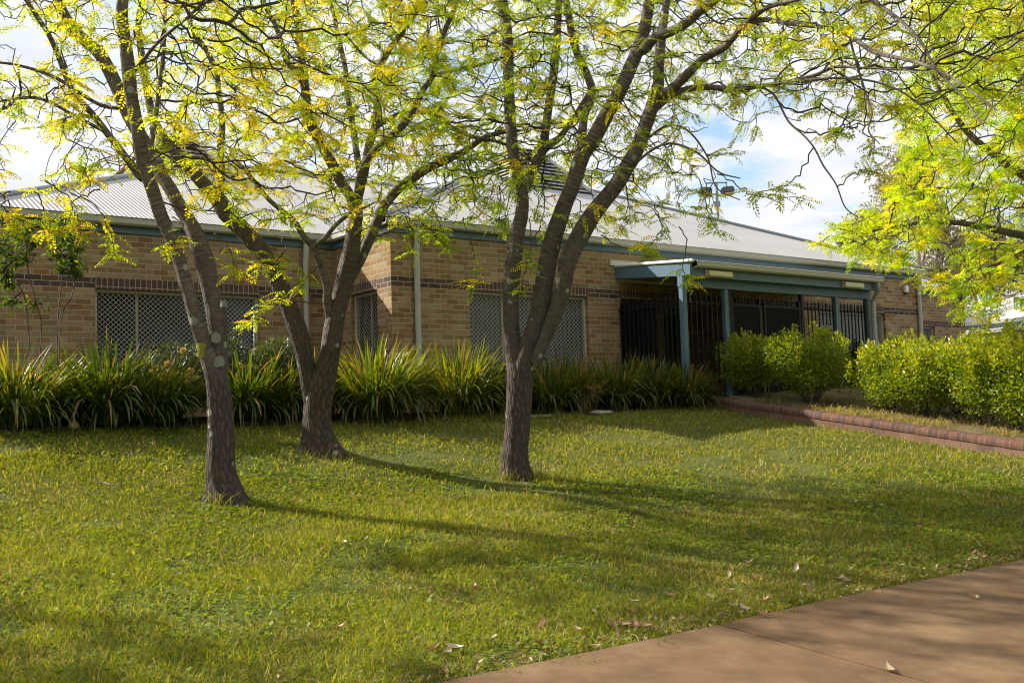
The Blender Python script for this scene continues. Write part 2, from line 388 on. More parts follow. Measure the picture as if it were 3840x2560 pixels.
# ------------------------------------------------------------------ the building
bld = empty('school_building', B2W(0,0,0), YAW, label='long single storey tan brick building with grey hipped corrugated roofs', cat='building')
def wall_u(mb, u0, u1, v0, v1, h1, openings):                        # wall along u with openings (a, b, sill, head)
    x = u0
    for a, b, s_, t_ in sorted(openings):
        mb.box(x, a, v0, v1, -.35, h1)
        if s_ > -.3: mb.box(a, b, v0, v1, -.35, s_)
        mb.box(a, b, v0, v1, t_, h1); x = b
    mb.box(x, u1, v0, v1, -.35, h1); return mb
HD = 2.064; SILL = .688
wc = MB(); wall_u(wc, 0, 15.4, 0, .25, 2.97, [(1.555,4.255,SILL,HD),(5.1,8.5,-.35,HD),(11.2,13.83,SILL,HD)])
wc.build('wall', M['brick'], bld)
wb = MB(); wb.box(0,.25,.25,.475,-.35,2.97).box(0,.25,.475,1.40,-.35,SILL).box(0,.25,.475,1.40,HD,2.97).box(0,.25,1.40,2.25,-.35,2.97)
wb.build('wall', M['brick'], bld)
wa = MB(); wall_u(wa, -5.85, 0, 2., 2.25, 2.97, [(-4.14,-1.435,SILL,HD)]); wa.box(-5.85,-5.6,2.25,13.6,-.35,2.97)
wa.build('wall', M['brick'], bld)
wd = MB(); wd.box(15.15,15.4,.25,2.25,-.35,2.97); wall_u(wd, 15.4, 20.95, 2., 2.25, 2.97, [(18.45,19.31,SILL,HD)]); wd.box(20.7,20.95,2.25,12,-.35,2.97)
wd.build('wall', M['brick'], bld)
# recessed entry behind the doorway
we = MB(); we.box(4.85,5.1,.25,1.6,-.35,2.5).box(8.5,8.75,.25,1.6,-.35,2.5).box(5.1,5.5,1.35,1.6,-.35,2.3).box(7.25,7.62,1.35,1.6,-.35,2.3).box(8.2,8.5,1.35,1.6,-.35,2.3)
we.build('entry_wall', M['brick'], bld)
MB().box(5.1,8.5,.25,1.35,2.07,2.12).build('entry_ceiling', M['cream'], bld)
for a, b in ((5.5,7.25),(7.62,8.2)):
    d = MB().box(a+.07,b-.07,1.46,1.5,-.02,2.0).build('door', M['dark'], bld)
    f = MB().box(a,a+.07,1.42,1.52,-.02,2.1).box(b-.07,b,1.42,1.52,-.02,2.1).box(a+.07,b-.07,1.42,1.52,2.0,2.1)
    f.build('door_frame', M['timber'], d)
# soldier courses over the openings
for a, b, v in ((1.555,4.255,0),(5.1,8.5,0),(11.2,13.83,0),(-4.14,-1.435,2.),(18.45,19.31,2.)): MB().box(a,b,v-.004,v+.09,HD-.0015,HD+.172).build('soldier_course', M['soldier'], bld)
MB().box(-.004,.09,.475,1.40,HD-.0015,HD+.172).build('soldier_course', M['soldier'], bld)
# windows with diagonal security grilles
def window(axis, a, b, plane, mull, curt=False, h0=SILL, h1=HD):
    def bx(mb, x0, x1, y0, y1, z0, z1):
        if axis == 'u': mb.box(x0,x1,plane+y0,plane+y1,z0,z1)
        else: mb.box(plane+y0,plane+y1,x0,x1,z0,z1)
        return mb
    fr = MB(); w = .045
    bx(fr,a,b,.075,.14,h1-w,h1-.002); bx(fr,a,b,.075,.14,h0+.002,h0+w); bx(fr,a,a+w,.075,.14,h0+w,h1-w); bx(fr,b-w,b,.075,.14,h0+w,h1-w)
    for m in mull: bx(fr,m-.016,m+.016,.145,.171,h0+w,h1-w)
    win = fr.build('window', M['frame'], bld)
    g = MB(); bx(g,a+w,b-w,.172,.18,h0+w,h1-w); g.build('pane', M['curtain'] if curt else M['glass'], win)
    sill = MB(); bx(sill,a,b,-.03,.075,h0-.05,h0+.001); sill.build('sill', M['soldier'], win)
    gr = MB(); A0, A1, B0, B1 = a+w, b-w, h0+w, h1-w; dx, dz = .0835, .078
    def P(x, z, e): return (x, plane+.085+e, z) if axis == 'u' else (plane+.085+e, x, z)
    for sgn, e in ((1,0.),(-1,.004)):
        k = dz/dx*sgn
        n = int((A1-A0)/dx + (B1-B0)/dz) + 3
        for i in range(-n, n):
            # line z = z0 + k (x - A0)
            z0 = B0 + i*dz + (0 if sgn > 0 else 0)
            xs = sorted([(A0, z0), (A1, z0+k*(A1-A0))])
            pts = []
            for x in (A0, A1):
                z = z0 + k*(x-A0)
                if B0 <= z <= B1: pts.append((x, z))
            for z in (B0, B1):
                x = A0 + (z-z0)/k
                if A0 < x < A1: pts.append((x, z))
            if len(pts) >= 2:
                pts.sort(); p, q = pts[0], pts[-1]
                if q[0]-p[0] > .02: gr.bar(P(*p,e), P(*q,e), .0075, .003)
    gr.build('security_grille', M['grille'], win)
    return win
window('u', -4.14, -1.435, 2., (-3.46,-2.1))
window('u', 1.555, 4.255, 0., (2.35,3.3), True)
window('v', .475, 1.40, 0., (.94,))
window('u', 11.2, 13.83, 0., (12.1,13.0), True)
window('u', 18.45, 19.31, 2., ())
# fascia, gutters, roofs
fa = MB(); H0, H1 = 2.964, 3.12
fa.box(-.035,15.435,-.035,-.001,H0,H1).box(-.035,-.001,-.001,1.965,H0,H1).box(-5.885,-.035,1.965,1.999,H0,H1).box(15.401,15.435,-.001,1.965,H0,H1).box(15.435,20.985,1.965,1.999,H0,H1).box(20.951,20.985,1.999,10,H0,H1)
fa.build('fascia', M['blue'], bld)
def gprof(o, s=1): return [(o,3.075),(o-.095*s,3.07),(o-.125*s,3.1),(o-.125*s,3.185),(o-.14*s,3.195),(o-.11*s,3.198),(o-.11*s,3.1),(o,3.09)]
gu = MB()
gu.prism(gprof(-.036),'u',-.16,15.56); gu.prism(gprof(-.036),'v',-.036,1.9645); gu.prism(gprof(1.964),'u',-6.02,-.161); gu.prism(gprof(15.436,-1),'v',-.036,1.838); gu.prism(gprof(1.964),'u',15.561,21.12)
gu.build('gutter', M['gutter'], bld)
PT = .43; RE = 3.2
def hip(u0, u1, v0, v1, ends=(True, True)):
    m = MB(); t = (v1-v0)/2; vr = v0+t; hr = RE+PT*t; L = math.hypot(1, PT)
    ua = u0+t if ends[0] else u0; ub = u1-t if ends[1] else u1
    def f(pts, ax): m.poly(pts, [((p[0] if ax == 'u' else p[1]), ((p[1]-v0 if ax == 'u' else p[0]-u0))*L) for p in pts])
    f([(u0,v0,RE),(u1,v0,RE),(ub,vr,hr),(ua,vr,hr)],'u'); f([(u1,v1,RE),(u0,v1,RE),(ua,vr,hr),(ub,vr,hr)],'u')
    if ends[0]: f([(u0,v1,RE),(u0,v0,RE),(ua,vr,hr)],'v')
    if ends[1]: f([(u1,v0,RE),(u1,v1,RE),(ub,vr,hr)],'v')
    cap = MB()
    e = .02
    lines = [((ua,vr,hr+e),(ub,vr,hr+e))]
    if ends[0]: lines += [((u0,v0,RE+e),(ua,vr,hr+e)),((u0,v1,RE+e),(ua,vr,hr+e))]
    if ends[1]: lines += [((u1,v0,RE+e),(ub,vr,hr+e)),((u1,v1,RE+e),(ub,vr,hr+e))]
    for p, q in lines:
        if (Vector(p)-Vector(q)).length > .1: cap.tube([p,q], .055, 8)
    return m, cap
for args, nm in (((-.17,15.57,-.17,13.2),'roof'),((-6.03,6.,1.83,13.93,(True,False)),'roof'),((10.,21.13,1.83,12.6,(False,True)),'roof')):
    m, cap = hip(*args); r = m.build(nm, M['roof'], bld); cap.build('ridge_cap', M['ridge'], r, smooth=True)
def lantern(parent, u, v, half, hb, ht, top, mat, n=11, name='roof_lantern'):
    core = MB(); w0, w1 = half*.86, top*.7
    def ring(r, h): return [(u-r,v-r,h),(u+r,v-r,h),(u+r,v+r,h),(u-r,v+r,h)]
    def fr(mb, r0, h0, r1, h1):
        a, b = ring(r0,h0), ring(r1,h1)
        for i in range(4): mb.poly([a[i], a[(i+1)%4], b[(i+1)%4], b[i]])
    fr(core, half*.95, hb-.9, half*.95, hb+.03); fr(core, w0, hb, w1, ht)
    c = core.build(name, M['dark'] if False else M['ridge'], parent)
    sl = MB()
    for i in range(n):
        t0 = i/n; t1 = (i+.78)/n
        r0 = half+(top-half)*t0; r1 = half+(top-half)*t1
        h0 = hb+(ht-hb)*t0; h1 = hb+(ht-hb)*t1
        fr(sl, r0+.05, h0-.02, r1-.07, h1); fr(sl, r1-.07, h1, r0+.02, h0-.03)
    fr(sl, top+.06, ht, 0.02, ht+top*.5)
    for sx in (-1,1):
        for sy in (-1,1): sl.bar((u+sx*half,v+sy*half,hb),(u+sx*top,v+sy*top,ht),.09,.09)
    sl.build('louvre', mat, c)
    return c
lantern(bld, 7.75, 6.5, 1.40, 5.45, 6.75, .33, M['louvre_grey'])
lantern(bld, -1.1, 7.4, 1.36, 4.88, 6.05, .33, M['louvre_tan'])
MB().tube([(4.75,5.6,5.3),(4.75,5.6,6.05)],.055,12).build('vent_pipe', M['white'], bld, smooth=True)
def downpipe(u, v, r=.052, top=3.08, strap=1.0):
    p = MB().tube([(u,v-.095,top),(u,v-.095,top-.22),(u,v-.035-r*.5,top-.42),(u,v-.035-r*.5,-.2)], r, 14).build('downpipe', M['pipe'], bld, smooth=True)
    q = v-.035-r*.5
    MB().tube([(u,q,strap),(u,q,strap+.03)], r+.006, 14).box(u-.12,u+.02,v-.03,v-.005,strap,strap+.03).build('strap', M['pipe'], p)
downpipe(.466, 0); downpipe(15.24, 0); downpipe(-.59, 2.)
MB().box(4.85,10.95,-.03,-.002,2.70,2.81).build('flashing', M['cream'], bld)
# ------------------------------------------------------------------ entry porch
pb = (5.05,-1.7,0.)
por = empty('entry_porch', B2W(*pb), YAW, label='blue painted timber entry porch with corrugated roof over the doorway', cat='porch')
W0 = 2.064
for a in (4.996, 6.10, 9.46, 10.54): MB().box(a,a+.108,-1.75,-1.645,-.1,W0+.03).build('post', M['blue'], por, pb, bevel=.006)
MB().box(4.99,10.66,-1.765,-1.63,W0+.03,W0+.26).build('beam', M['blue'], por, pb, bevel=.005)
MB().box(5.04,10.70,-1.955,-1.915,W0+.19,W0+.36).build('fascia_board', M['blue'], por, pb, bevel=.004)
def slope_beam(u0, u1):
    m = MB(); pr = [(0.,W0+.384),(-1.96,W0+.20),(-1.96,W0+.41),(0.,W0+.60)]
    m.prism(pr,'v',0,0) if False else None
    a = [(u0,o,h) for o,h in pr]; b = [(u1,o,h) for o,h in pr]
    m.poly(a); m.poly(b[::-1])
    for i in range(4): m.poly([a[i],b[i],b[(i+1)%4],a[(i+1)%4]])
    return m
slope_beam(4.985,5.03).build('barge_board', M['blue'], por, pb)
slope_beam(10.705,10.75).build('barge_board', M['blue'], por, pb)
pg = MB().prism([(-1.956,W0+.35),(-2.05,W0+.34),(-2.08,W0+.37),(-2.08,W0+.445),(-2.09,W0+.455),(-2.065,W0+.457),(-2.065,W0+.37),(-1.956,W0+.362)],'u',5.06,10.69)
pg.build('gutter', M['gutter'], por, pb)
MB().tube([(4.99,.0,W0+.635),(4.99,-2.03,W0+.46)],.034,10).build('barge_cap', M['white'], por, pb, smooth=True)
us = np.linspace(4.98, 10.76, 620); z = .008*np.sin(us*2*PI/.076)
n = len(us)
V1 = np.vstack([np.column_stack([us, np.full(n, q), z+hh]) for q, hh in ((-.001,W0+.63),(-2.06,W0+.462))]) - np.array(pb)
mesh_np('roof_sheet', V1, np.stack([np.arange(n-1), np.arange(n-1)+n, np.arange(1,n)+n, np.arange(1,n)], 1), M['roof_pale'], parent=por, smooth=True)
m = MB(); m.poly([(5.03,-.01,W0+.40),(10.70,-.01,W0+.40),(10.70,-1.9,W0+.30),(5.03,-1.9,W0+.30)]); m.box(5.05,10.6,-.04,-.006,W0+.33,W0+.38); m.build('ceiling_lining', M['cream'], por, pb)
MB().tube([(10.56,-2.02,W0+.36),(10.56,-2.02,W0+.2),(10.63,-1.83,W0-.02),(10.63,-1.83,-.1)],.05,14).build('downpipe', M['pipe_blue'], por, pb, smooth=True)
for u0, u1, lab in ((5.37,6.085,'oblong porch light with yellowed cover near the front left post of the porch'),(9.39,10.11,'oblong porch light with yellowed cover near the porch downpipe')):
    b = (u0,-1.96,W0+.2); e = empty('porch_light', B2W(*b), YAW, label=lab, cat='light', group='porch lights')
    MB().box(u0,u1,-1.985,-1.956,W0+.2,W0+.325).build('housing', M['frame'], e, b, bevel=.006)
    MB().box(u0+.035,u1-.035,-2.035,-1.9855,W0+.212,W0+.312).build('cover', M['lamp_lens'], e, b, bevel=.015)
V_, F_ = uv_sheet(np.arange(4.7, 10.75, .5), np.array([-1.9,-1.,0.,1.35]), lambda x, y, u, v: np.full(len(x), P0[2]+.03))
tag(mesh_np('porch_floor', V_, F_, M['concrete']), 'concrete floor of the porch behind the black fence', 'floor', kind='structure')
# white sensor box on the wall
b = (14.65,-.005,2.6); sn = empty('wall_sensor', B2W(*b), YAW, label='small white alarm box on the brick wall beside the right downpipe', cat='alarm box')
MB().box(14.65,14.79,-.085,-.004,W0+.56,W0+.73).build('casing', M['white'], sn, b, bevel=.015)
MB().box(14.665,14.775,-.08,-.006,W0+.525,W0+.558).build('lens', M['dark'], sn, b, bevel=.008)
# ------------------------------------------------------------------ black security fence and gate
b = (5.6,-1.72,0.); fen = empty('security_fence', B2W(*b), YAW, label='black steel picket security fence between the blue porch posts', cat='fence')
def picket(mb, u, v, h0=.06, h1=W0-.06, s=.021, ax='u'):
    k = s/2
    mb.box(u-k,u+k,v-k,v+k,h0,h1-.11)
    x, y = (1.5*k, .4*k) if ax == 'u' else (.4*k, 1.5*k)
    q = [(u-k,v-k),(u+k,v-k),(u+k,v+k),(u-k,v+k)]; r = [(u-x,v-y),(u+x,v-y),(u+x,v+y),(u-x,v+y)]
    for i in range(4):
        j = (i+1)%4
        mb.poly([(*q[i],h1-.11),(*q[j],h1-.11),(*r[j],h1-.06),(*r[i],h1-.06)]); mb.poly([(*r[i],h1-.06),(*r[j],h1-.06),(u,v,h1)])
VF = -1.70
for u0, u1, n in ((5.13,6.08,7),(8.50,9.44,8),(9.585,10.52,8)):
    for h in (W0-.265, .18): MB().box(u0,u1,VF-.02,VF+.02,h,h+.04).build('rail', M['black'], fen, b)
    for i in range(n): p = MB(); picket(p, u0+(i+.6)*(u1-u0)/n, VF-.031); p.build('picket', M['black'], fen, b)
for h in (W0-.265, .18): MB().box(5.03,5.07,-1.62,-.02,h,h+.04).build('rail', M['black'], fen, b)
for i in range(13): p = MB(); picket(p, 5.018, -.08-i*.122, ax='v'); p.build('picket', M['black'], fen, b)
MB().box(5.075,5.083,-1.0,-.03,.1,W0-.1).build('backing_sheet', M['blacksheet'], fen, b)
for u in (6.25,8.40): MB().box(u-.035,u+.045,VF-.03,VF+.045,.02,W0+.02).build('fence_post', M['black'], fen, b)
b = (7.2,-1.70,0.); gt = empty('security_gate', B2W(*b), YAW, label='black double gate with solid mesh panels and picket tops under the porch', cat='gate')
for u0, u1 in ((6.31,7.15),(7.24,8.35)):
    MB().box(u0+.05,u1-.05,VF-.02,VF+.02,W0-.265,W0-.22).box(u0+.05,u1-.05,VF-.02,VF+.02,.1,.15).box(u0,u0+.05,VF-.022,VF+.022,.1,W0-.1).box(u1-.05,u1,VF-.022,VF+.022,.1,W0-.1).build('gate_frame', M['black'], gt, b)
    MB().box(u0+.05,u1-.05,VF-.012,VF+.004,.15,W0-.265).build('mesh_panel', M['blacksheet'], gt, b)
    for i in range(8): p = MB(); picket(p, u0+.08+i*(u1-u0-.16)/7, VF+.016, W0-.27); p.build('picket', M['black'], gt, b)
MB().tube([(7.30,VF-.021,W0-.98),(7.30,VF-.055,W0-.98)],.022,12).build('lock', M['white'], gt, b)
# ------------------------------------------------------------------ brick kerb
b = (KU0,-5.,0.); kb = empty('brick_kerb', B2W(*b), YAW, label='low dark brick kerb with rounded capping between lawn and shrub bed', cat='kerb')
lo, up = MB(), MB()
vs = np.arange(-1.9, -9.9, -.086)
for i in range(len(vs)-1):
    v0, v1 = vs[i], vs[i+1]
    for mb, pr in ((lo, [(KU0+.012,-.25),(KU0+.012,.088),(KU1,.088),(KU1,-.25)]),):
        pass
    prof = [(KU0,.09),(KU0,.125),(KU0+.006,.150),(KU0+.022,.174),(KU0+.045,.190),(KU0+.075,.198),(KU0+.11,.20),(KU1,.20),(KU1,.06)]
    g = -.0025 - .001*random.random(); du = random.uniform(-.0018,.0018); dh = random.uniform(-.0015,.0015)
    a = [(o+du,v0-g,h+dh+kerb_base(v0-g)) for o,h in prof]; c = [(o+du,v1+g,h+dh+kerb_base(v1+g)) for o,h in prof]
    n = len(prof)
    for k in range(n):
        k2 = (k+1)%n
        up.poly([a[k],c[k],c[k2],a[k2]], [(-v0-1.9,.5),(-v1-1.9,.5),(-v1-1.9,.5),(-v0-1.9,.5)])
    up.poly(a, [(.04-v0-1.9,.5)]*n); up.poly(c[::-1], [(.04-v0-1.9,.5)]*n)
for i in range(0, 34):
    v0 = -1.9-.24*i; v1 = v0-.24
    q = [(KU0+.012,-.25),(KU0+.012,.086),(KU1-.005,.086),(KU1-.005,-.25)]
    a = [(o,v0,h+kerb_base(v0)) for o,h in q]; c = [(o,v1,h+kerb_base(v1)) for o,h in q]
    for k in range(4): lo.poly([a[k],c[k],c[(k+1)%4],a[(k+1)%4]], [(-v0-1.9,.03),(-v1-1.9,.03),(-v1-1.9,.08),(-v0-1.9,.08)])
    if i in (0, 33): lo.poly(a if i == 0 else c[::-1])
lo.poly([(KU0+.007,-1.9,.195+kerb_base(-1.9)),(KU0+.007,-9.9,.0)] and [(KU0+.02,-1.9,.09+kerb_base(-1.9)),(KU0+.02,-9.88,.09+kerb_base(-9.88)),(KU0+.03,-9.88,.178+kerb_base(-9.88)),(KU0+.03,-1.9,.178+kerb_base(-1.9))], [(0,.0)]*4)
up.build('rounded_capping', M['kerb_round'], kb, b); lo.build('brick_course', M['kerb_low'], kb, b)
me = MB(); c0 = ground_hit(1225,957); uu, vv = W2uv(c0[0], c0[1]); b = (uu, vv, 0.)
me.box(uu-.2, uu+1.15, -1.93, -1.80, -.35, -.125)
o = me.build('bed_edging', M['concrete'], None, b, bevel=.01, loc=B2W(uu,vv,0)+np.array([0,0,.0]), rz=YAW); tag(o, 'short concrete edging strip at the foot of the strappy plants behind the single-trunk tree', 'edging')
o.location = (c0[0], c0[1], P0[2])
# ------------------------------------------------------------------ far building on the right
fb = (31.,6.,0.); far = empty('far_building', B2W(*fb), YAW, label='distant brick building with pale corrugated roof at the right edge', cat='building')
MB().box(32.6,44,-9,10.2,-.3,3.0).build('wall', M['brick'], far, fb)
MB().box(32.55,32.6,6.1,7.6,-.2,2.15).build('roller_door', M['door_olive'], far, fb)
m = MB(); L = math.hypot(1, PT); u0, u1, v0, v1 = 32.4, 44.2, -9.2, 10.4; t = (u1-u0)/2; ur = u0+t; hr = 3.15+PT*t
for pts, ax in (([(u0,v1,3.15),(u0,v0,3.15),(ur,v0+t,hr),(ur,v1-t,hr)],'v'),([(u1,v0,3.15),(u1,v1,3.15),(ur,v1-t,hr),(ur,v0+t,hr)],'v'),([(u1,v1,3.15),(u0,v1,3.15),(ur,v1-t,hr)],'u'),([(u0,v0,3.15),(u1,v0,3.15),(ur,v0+t,hr)],'u')):
    m.poly(pts, [((p[1] if ax == 'v' else p[0]), ((p[0]-u0) if ax == 'v' else (v1-p[1]))*L) for p in pts])
r = m.build('roof', M['roof_pale'], far, fb)
MB().tube([(u0,v1,3.17),(ur,v1-t,hr+.02)],.06,8).tube([(ur,v1-t,hr+.02),(ur,v0+t,hr+.02)],.06,8).build('ridge_cap', M['ridge'], r, fb)
MB().box(32.3,32.4,-9.2,10.4,3.0,3.13).build('gutter', M['gutter'], far, fb)
MB().box(32.42,32.6,-9.1,10.3,2.78,3.02).build('fascia', M['blue'], far, fb)
m = MB(); vs2 = np.linspace(-9, 10.3, 1300); z = .009*np.sin(vs2*2*PI/.09); n = len(vs2)
V1 = np.vstack([np.column_stack([np.full(n,q), vs2, z+hh]) for q,hh in ((30.9,2.66),(32.58,2.82))]) - np.array(fb)
mesh_np('verandah_roof', V1, np.stack([np.arange(n-1), np.arange(1,n), np.arange(1,n)+n, np.arange(n-1)+n], 1), M['roof_pale'], parent=far, smooth=True)
MB().box(30.86,30.98,-9,10.2,2.54,2.65).build('gutter', M['gutter'], far, fb)
MB().box(31.0,31.05,-9,10.2,2.38,2.56).build('fascia', M['blue'], far, fb)
MB().box(31.1,31.2,-9,10.2,2.12,2.42).build('beam', M['blue'], far, fb)
MB().tube([(30.95,7.42,2.6),(30.95,7.42,2.45),(31.0,7.42,2.2),(31.0,7.42,-.2)],.08,12).build('downpipe', M['blue'], far, fb, smooth=True)
for v in (9.9,3.2,-1.2,-5.6): MB().box(31.08,31.22,v,v+.13,-.2,2.12).build('post', M['blue'], far, fb)
c = lantern(far, 36.2-fb[0], 6.6-fb[1], 1.2, 4.65, 5.7, .3, M['louvre_tan'], 8)
# floodlight mast behind the roof
fp = at(1650,520,40); mz = float(terrain(fp[0], fp[1])); mt = at(1648,425,40)[2]
mast = empty('floodlight_mast', (fp[0],fp[1],mz), 0., label='slim grey mast with two floodlights standing behind the roof', cat='floodlight mast')
mh = mt-mz
MB().tube([(0,0,0),(0,0,mh+.12)],[.085,.05],12).build('pole', M['steel'], mast, smooth=True)
MB().box(-.42,.42,-.03,.03,mh+.06,mh+.11).build('crossarm', M['ridge'], mast)
MB().tube([(0,-.0,mh-.85),(0,0,mh-.65)],.12,12).build('junction_box', M['ridge'], mast)
for s_ in (-1,1):
    m = MB(); x0 = .42*s_ - .24; ang = -.28*s_
    hd = MB().box(-.24,.24,-.16,.2,-.15,.1).build('floodlight', M['lamp_body'], mast, bevel=.04, loc=(.42*s_,0,mh-.2))
    hd.rotation_euler = (math.radians(-8), -.12*s_, .25*s_)
    MB().box(-.225,.225,-.12,.17,-.2,-.152).build('lamp_glass', M['lampglass'], hd)
    MB().box(-.02,.02,-.02,.02,.1,.27).build('bracket', M['steel'], hd)
# ------------------------------------------------------------------ locust trees
def catmull(P, n):
    P = np.asarray(P, float); Q = np.vstack([2*P[0]-P[1], P, 2*P[-1]-P[-2]])
    t = np.linspace(0, len(P)-1, n); i = np.minimum(t.astype(int), len(P)-2); f = (t-i)[:,None]
    a, b, c, d = Q[i], Q[i+1], Q[i+2], Q[i+3]
    return .5*((2*b) + (c-a)*f + (2*a-5*b+4*c-d)*f**2 + (3*b-a-3*c+d)*f**3)
def limb_mesh(path, rad, age, sides=16, seed=0, flare=0.):
    """tapering tube along path with a lumpy bark surface; returns V, F, uv, col"""
    n = len(path); T = np.gradient(path, axis=0); T /= np.linalg.norm(T, axis=1)[:,None]
    a = np.cross(T[0], [.3,1,.1]); a /= np.linalg.norm(a); A = []
    for i in range(n):
        a = a - T[i]*np.dot(a, T[i]); a /= np.linalg.norm(a); A.append(a)
    A = np.array(A); B = np.cross(T, A)
    th = np.arange(sides+1)*2*PI/sides
    ln = np.concatenate([[0], np.cumsum(np.linalg.norm(np.diff(path, axis=0), axis=1))])
    TH, LN = np.meshgrid(th, ln)
    q = np.stack([np.cos(TH)*2.2, np.sin(TH)*2.2, LN*3.2], -1)
    q2 = np.stack([np.cos(TH)*5, np.sin(TH)*5, LN*7], -1)
    dis = .075*vnoise(q, seed) + .05*vnoise(q2, seed+3)*(.4+.6*age[:,None])
    if flare:
        fl = np.exp(-np.maximum(ln-.08, 0)/.17)[:,None]
        dis = dis + flare*fl*(.55 + .45*np.cos(TH*3+seed) + .35*np.cos(TH*5+seed*2.1))
    R = rad[:,None]*(1+dis)
    V = path[:,None,:] + A[:,None,:]*(np.cos(TH)*R)[...,None] + B[:,None,:]*(np.sin(TH)*R)[...,None]
    m = sides+1
    i = (np.arange(n-1)[:,None]*m + np.arange(sides)[None,:]).ravel()
    F = np.stack([i, i+1, i+1+m, i+m], 1)
    uv = np.stack([TH*rad.mean()*1.0, LN], -1).reshape(-1, 2)
    col = np.repeat(age[:,None], m, 1).reshape(-1,1)*np.ones((1,3))
    return V.reshape(-1,3), F, uv, col
def colonize(base, att, D=.12, di=1.5, dk=.22, iters=90, droop=-.06, jit=.45, maxkids=3):
    pos = np.array(base, float); par = -np.ones(len(pos), int); kids = np.zeros(len(pos), int)
    dirs = np.zeros((len(pos), 3))
    near = np.zeros(len(att), int); dist = np.full(len(att), 1e9)
    def upd(i0, i1):
        for k in range(i0, i1, 200):
            e = min(k+200, i1)
            d = np.linalg.norm(att[:,None,:]-pos[None,k:e,:], axis=2); j = d.argmin(1); dm = d[np.arange(len(att)), j]
            b = dm < dist; dist[b] = dm[b]; near[b] = k+j[b]
    upd(0, len(pos)); alive = dist > dk
    for it in range(iters):
        act = alive & (dist < di)
        if not act.any():
            if di > 6: break
            di *= 1.6; continue
        ids = near[act]; vec = att[act]-pos[ids]; vec /= np.linalg.norm(vec, axis=1)[:,None]
        acc = np.zeros((len(pos), 3)); np.add.at(acc, ids, vec)
        gi = np.unique(ids); gi = gi[kids[gi] < maxkids]
        if len(gi) == 0: break
        d = acc[gi]; d /= np.linalg.norm(d, axis=1)[:,None]+1e-6
        d = d + rng.normal(0, jit, d.shape) + [0, 0, droop] + .35*dirs[gi]
        d /= np.linalg.norm(d, axis=1)[:,None]
        i0 = len(pos)
        pos = np.vstack([pos, pos[gi]+d*D*rng.uniform(.7, 1.25, (len(gi),1))]); par = np.concatenate([par, gi]); dirs = np.vstack([dirs, d])
        kids[gi] += 1; kids = np.concatenate([kids, np.zeros(len(gi), int)])
        upd(i0, len(pos)); alive &= dist > dk
    return pos, par, dirs
def twig_tubes(P, Q, r0, r1, sides=4):
    t = Q-P; L = np.linalg.norm(t, axis=1)[:,None]; t = t/np.maximum(L, 1e-6)
    a = np.cross(t, np.where(np.abs(t[:,2:3]) < .9, [[0,0,1.]], [[1.,0,0]])); a /= np.linalg.norm(a, axis=1)[:,None]; b = np.cross(t, a)
    th = np.arange(sides)*2*PI/sides
    ring = a[:,None,:]*np.cos(th)[None,:,None] + b[:,None,:]*np.sin(th)[None,:,None]
    V = np.concatenate([P[:,None,:]+ring*r0[:,None,None], Q[:,None,:]+ring*r1[:,None,None]], 1)
    k = np.arange(sides); F0 = np.stack([k, (k+1)%sides, (k+1)%sides+sides, k+sides], 1)
    F = (np.arange(len(P))[:,None,None]*2*sides + F0[None]).reshape(-1, 4)
    return V.reshape(-1,3), F
def compound_leaves(O, Dv, L, pairs=9, lw=.30, col=None, droop=.34, wratio=.42):
    """pinnate leaves: O origins, Dv directions, L lengths; each leaflet is a small kite"""
    n = len(O); d = Dv/np.linalg.norm(Dv, axis=1)[:,None]
    up = np.array([[0,0,1.]]) + rng.normal(0, .33, (n,3))
    s = np.cross(d, up); s /= np.linalg.norm(s, axis=1)[:,None]; nn = np.cross(s, d)
    ts, sd = [], []
    for i in range(pairs):
        for q in (-1, 1): ts.append((i+.7+.12*q)/(pairs+.3)); sd.append(q)
    ts.append(1.); sd.append(0)
    ts = np.array(ts); sd = np.array(sd); m = len(ts)
    ll = lw*(.62+.38*np.sin(np.clip(ts,.0,1)*PI*.86+.25))             # leaflet length relative to the leaf length
    fwd = np.where(sd == 0, 1., .32); lat = np.where(sd == 0, 0., .95)*sd
    X0 = ts; 
    # kite points in leaf plane (x along rachis, y sideways)
    tipx = X0 + ll*fwd; tipy = ll*lat; midx = X0 + .5*ll*fwd; midy = .5*ll*lat
    px, py = -lat, fwd; nrm = np.hypot(px, py); px, py = px/nrm, py/nrm
    w = ll*wratio*.5
    K = np.stack([np.stack([X0, 0*X0], 1), np.stack([midx+px*w, midy+py*w], 1), np.stack([tipx, tipy], 1), np.stack([midx-px*w, midy-py*w], 1)], 1)   # m,4,2
    K = K.reshape(-1, 2)
    Ln = L[:,None]
    x = K[None,:,0]*Ln; y = K[None,:,1]*Ln
    bend = (droop*rng.uniform(.3, 1.7, n))[:,None]
    zz = -bend*(K[None,:,0]**2)*Ln - .25*np.abs(y) + rng.normal(0, .006, (n, m*4))
    V = O[:,None,:] + d[:,None,:]*x[...,None] + s[:,None,:]*y[...,None] + nn[:,None,:]*zz[...,None]
    F = np.arange(n*m*4).reshape(-1, 4)
    cc = None
    if col is not None:
        c = np.repeat(np.repeat(col[:,None,:], m, 1)*rng.uniform(.88, 1.12, (n,m,1)), 4, 1); cc = c.reshape(-1,3)
    return V.reshape(-1,3), F, cc
def pin(poly, p):                                             # even-odd point in polygon
    x, y = p[:,0], p[:,1]; r = np.zeros(len(p), bool); n = len(poly)
    for i in range(n):
        (x0,y0),(x1,y1) = poly[i], poly[(i+1)%n]
        c = ((y0 > y) != (y1 > y)) & (x < (x1-x0)*(y-y0)/((y1-y0) or 1e-9)+x0); r ^= c
    return r
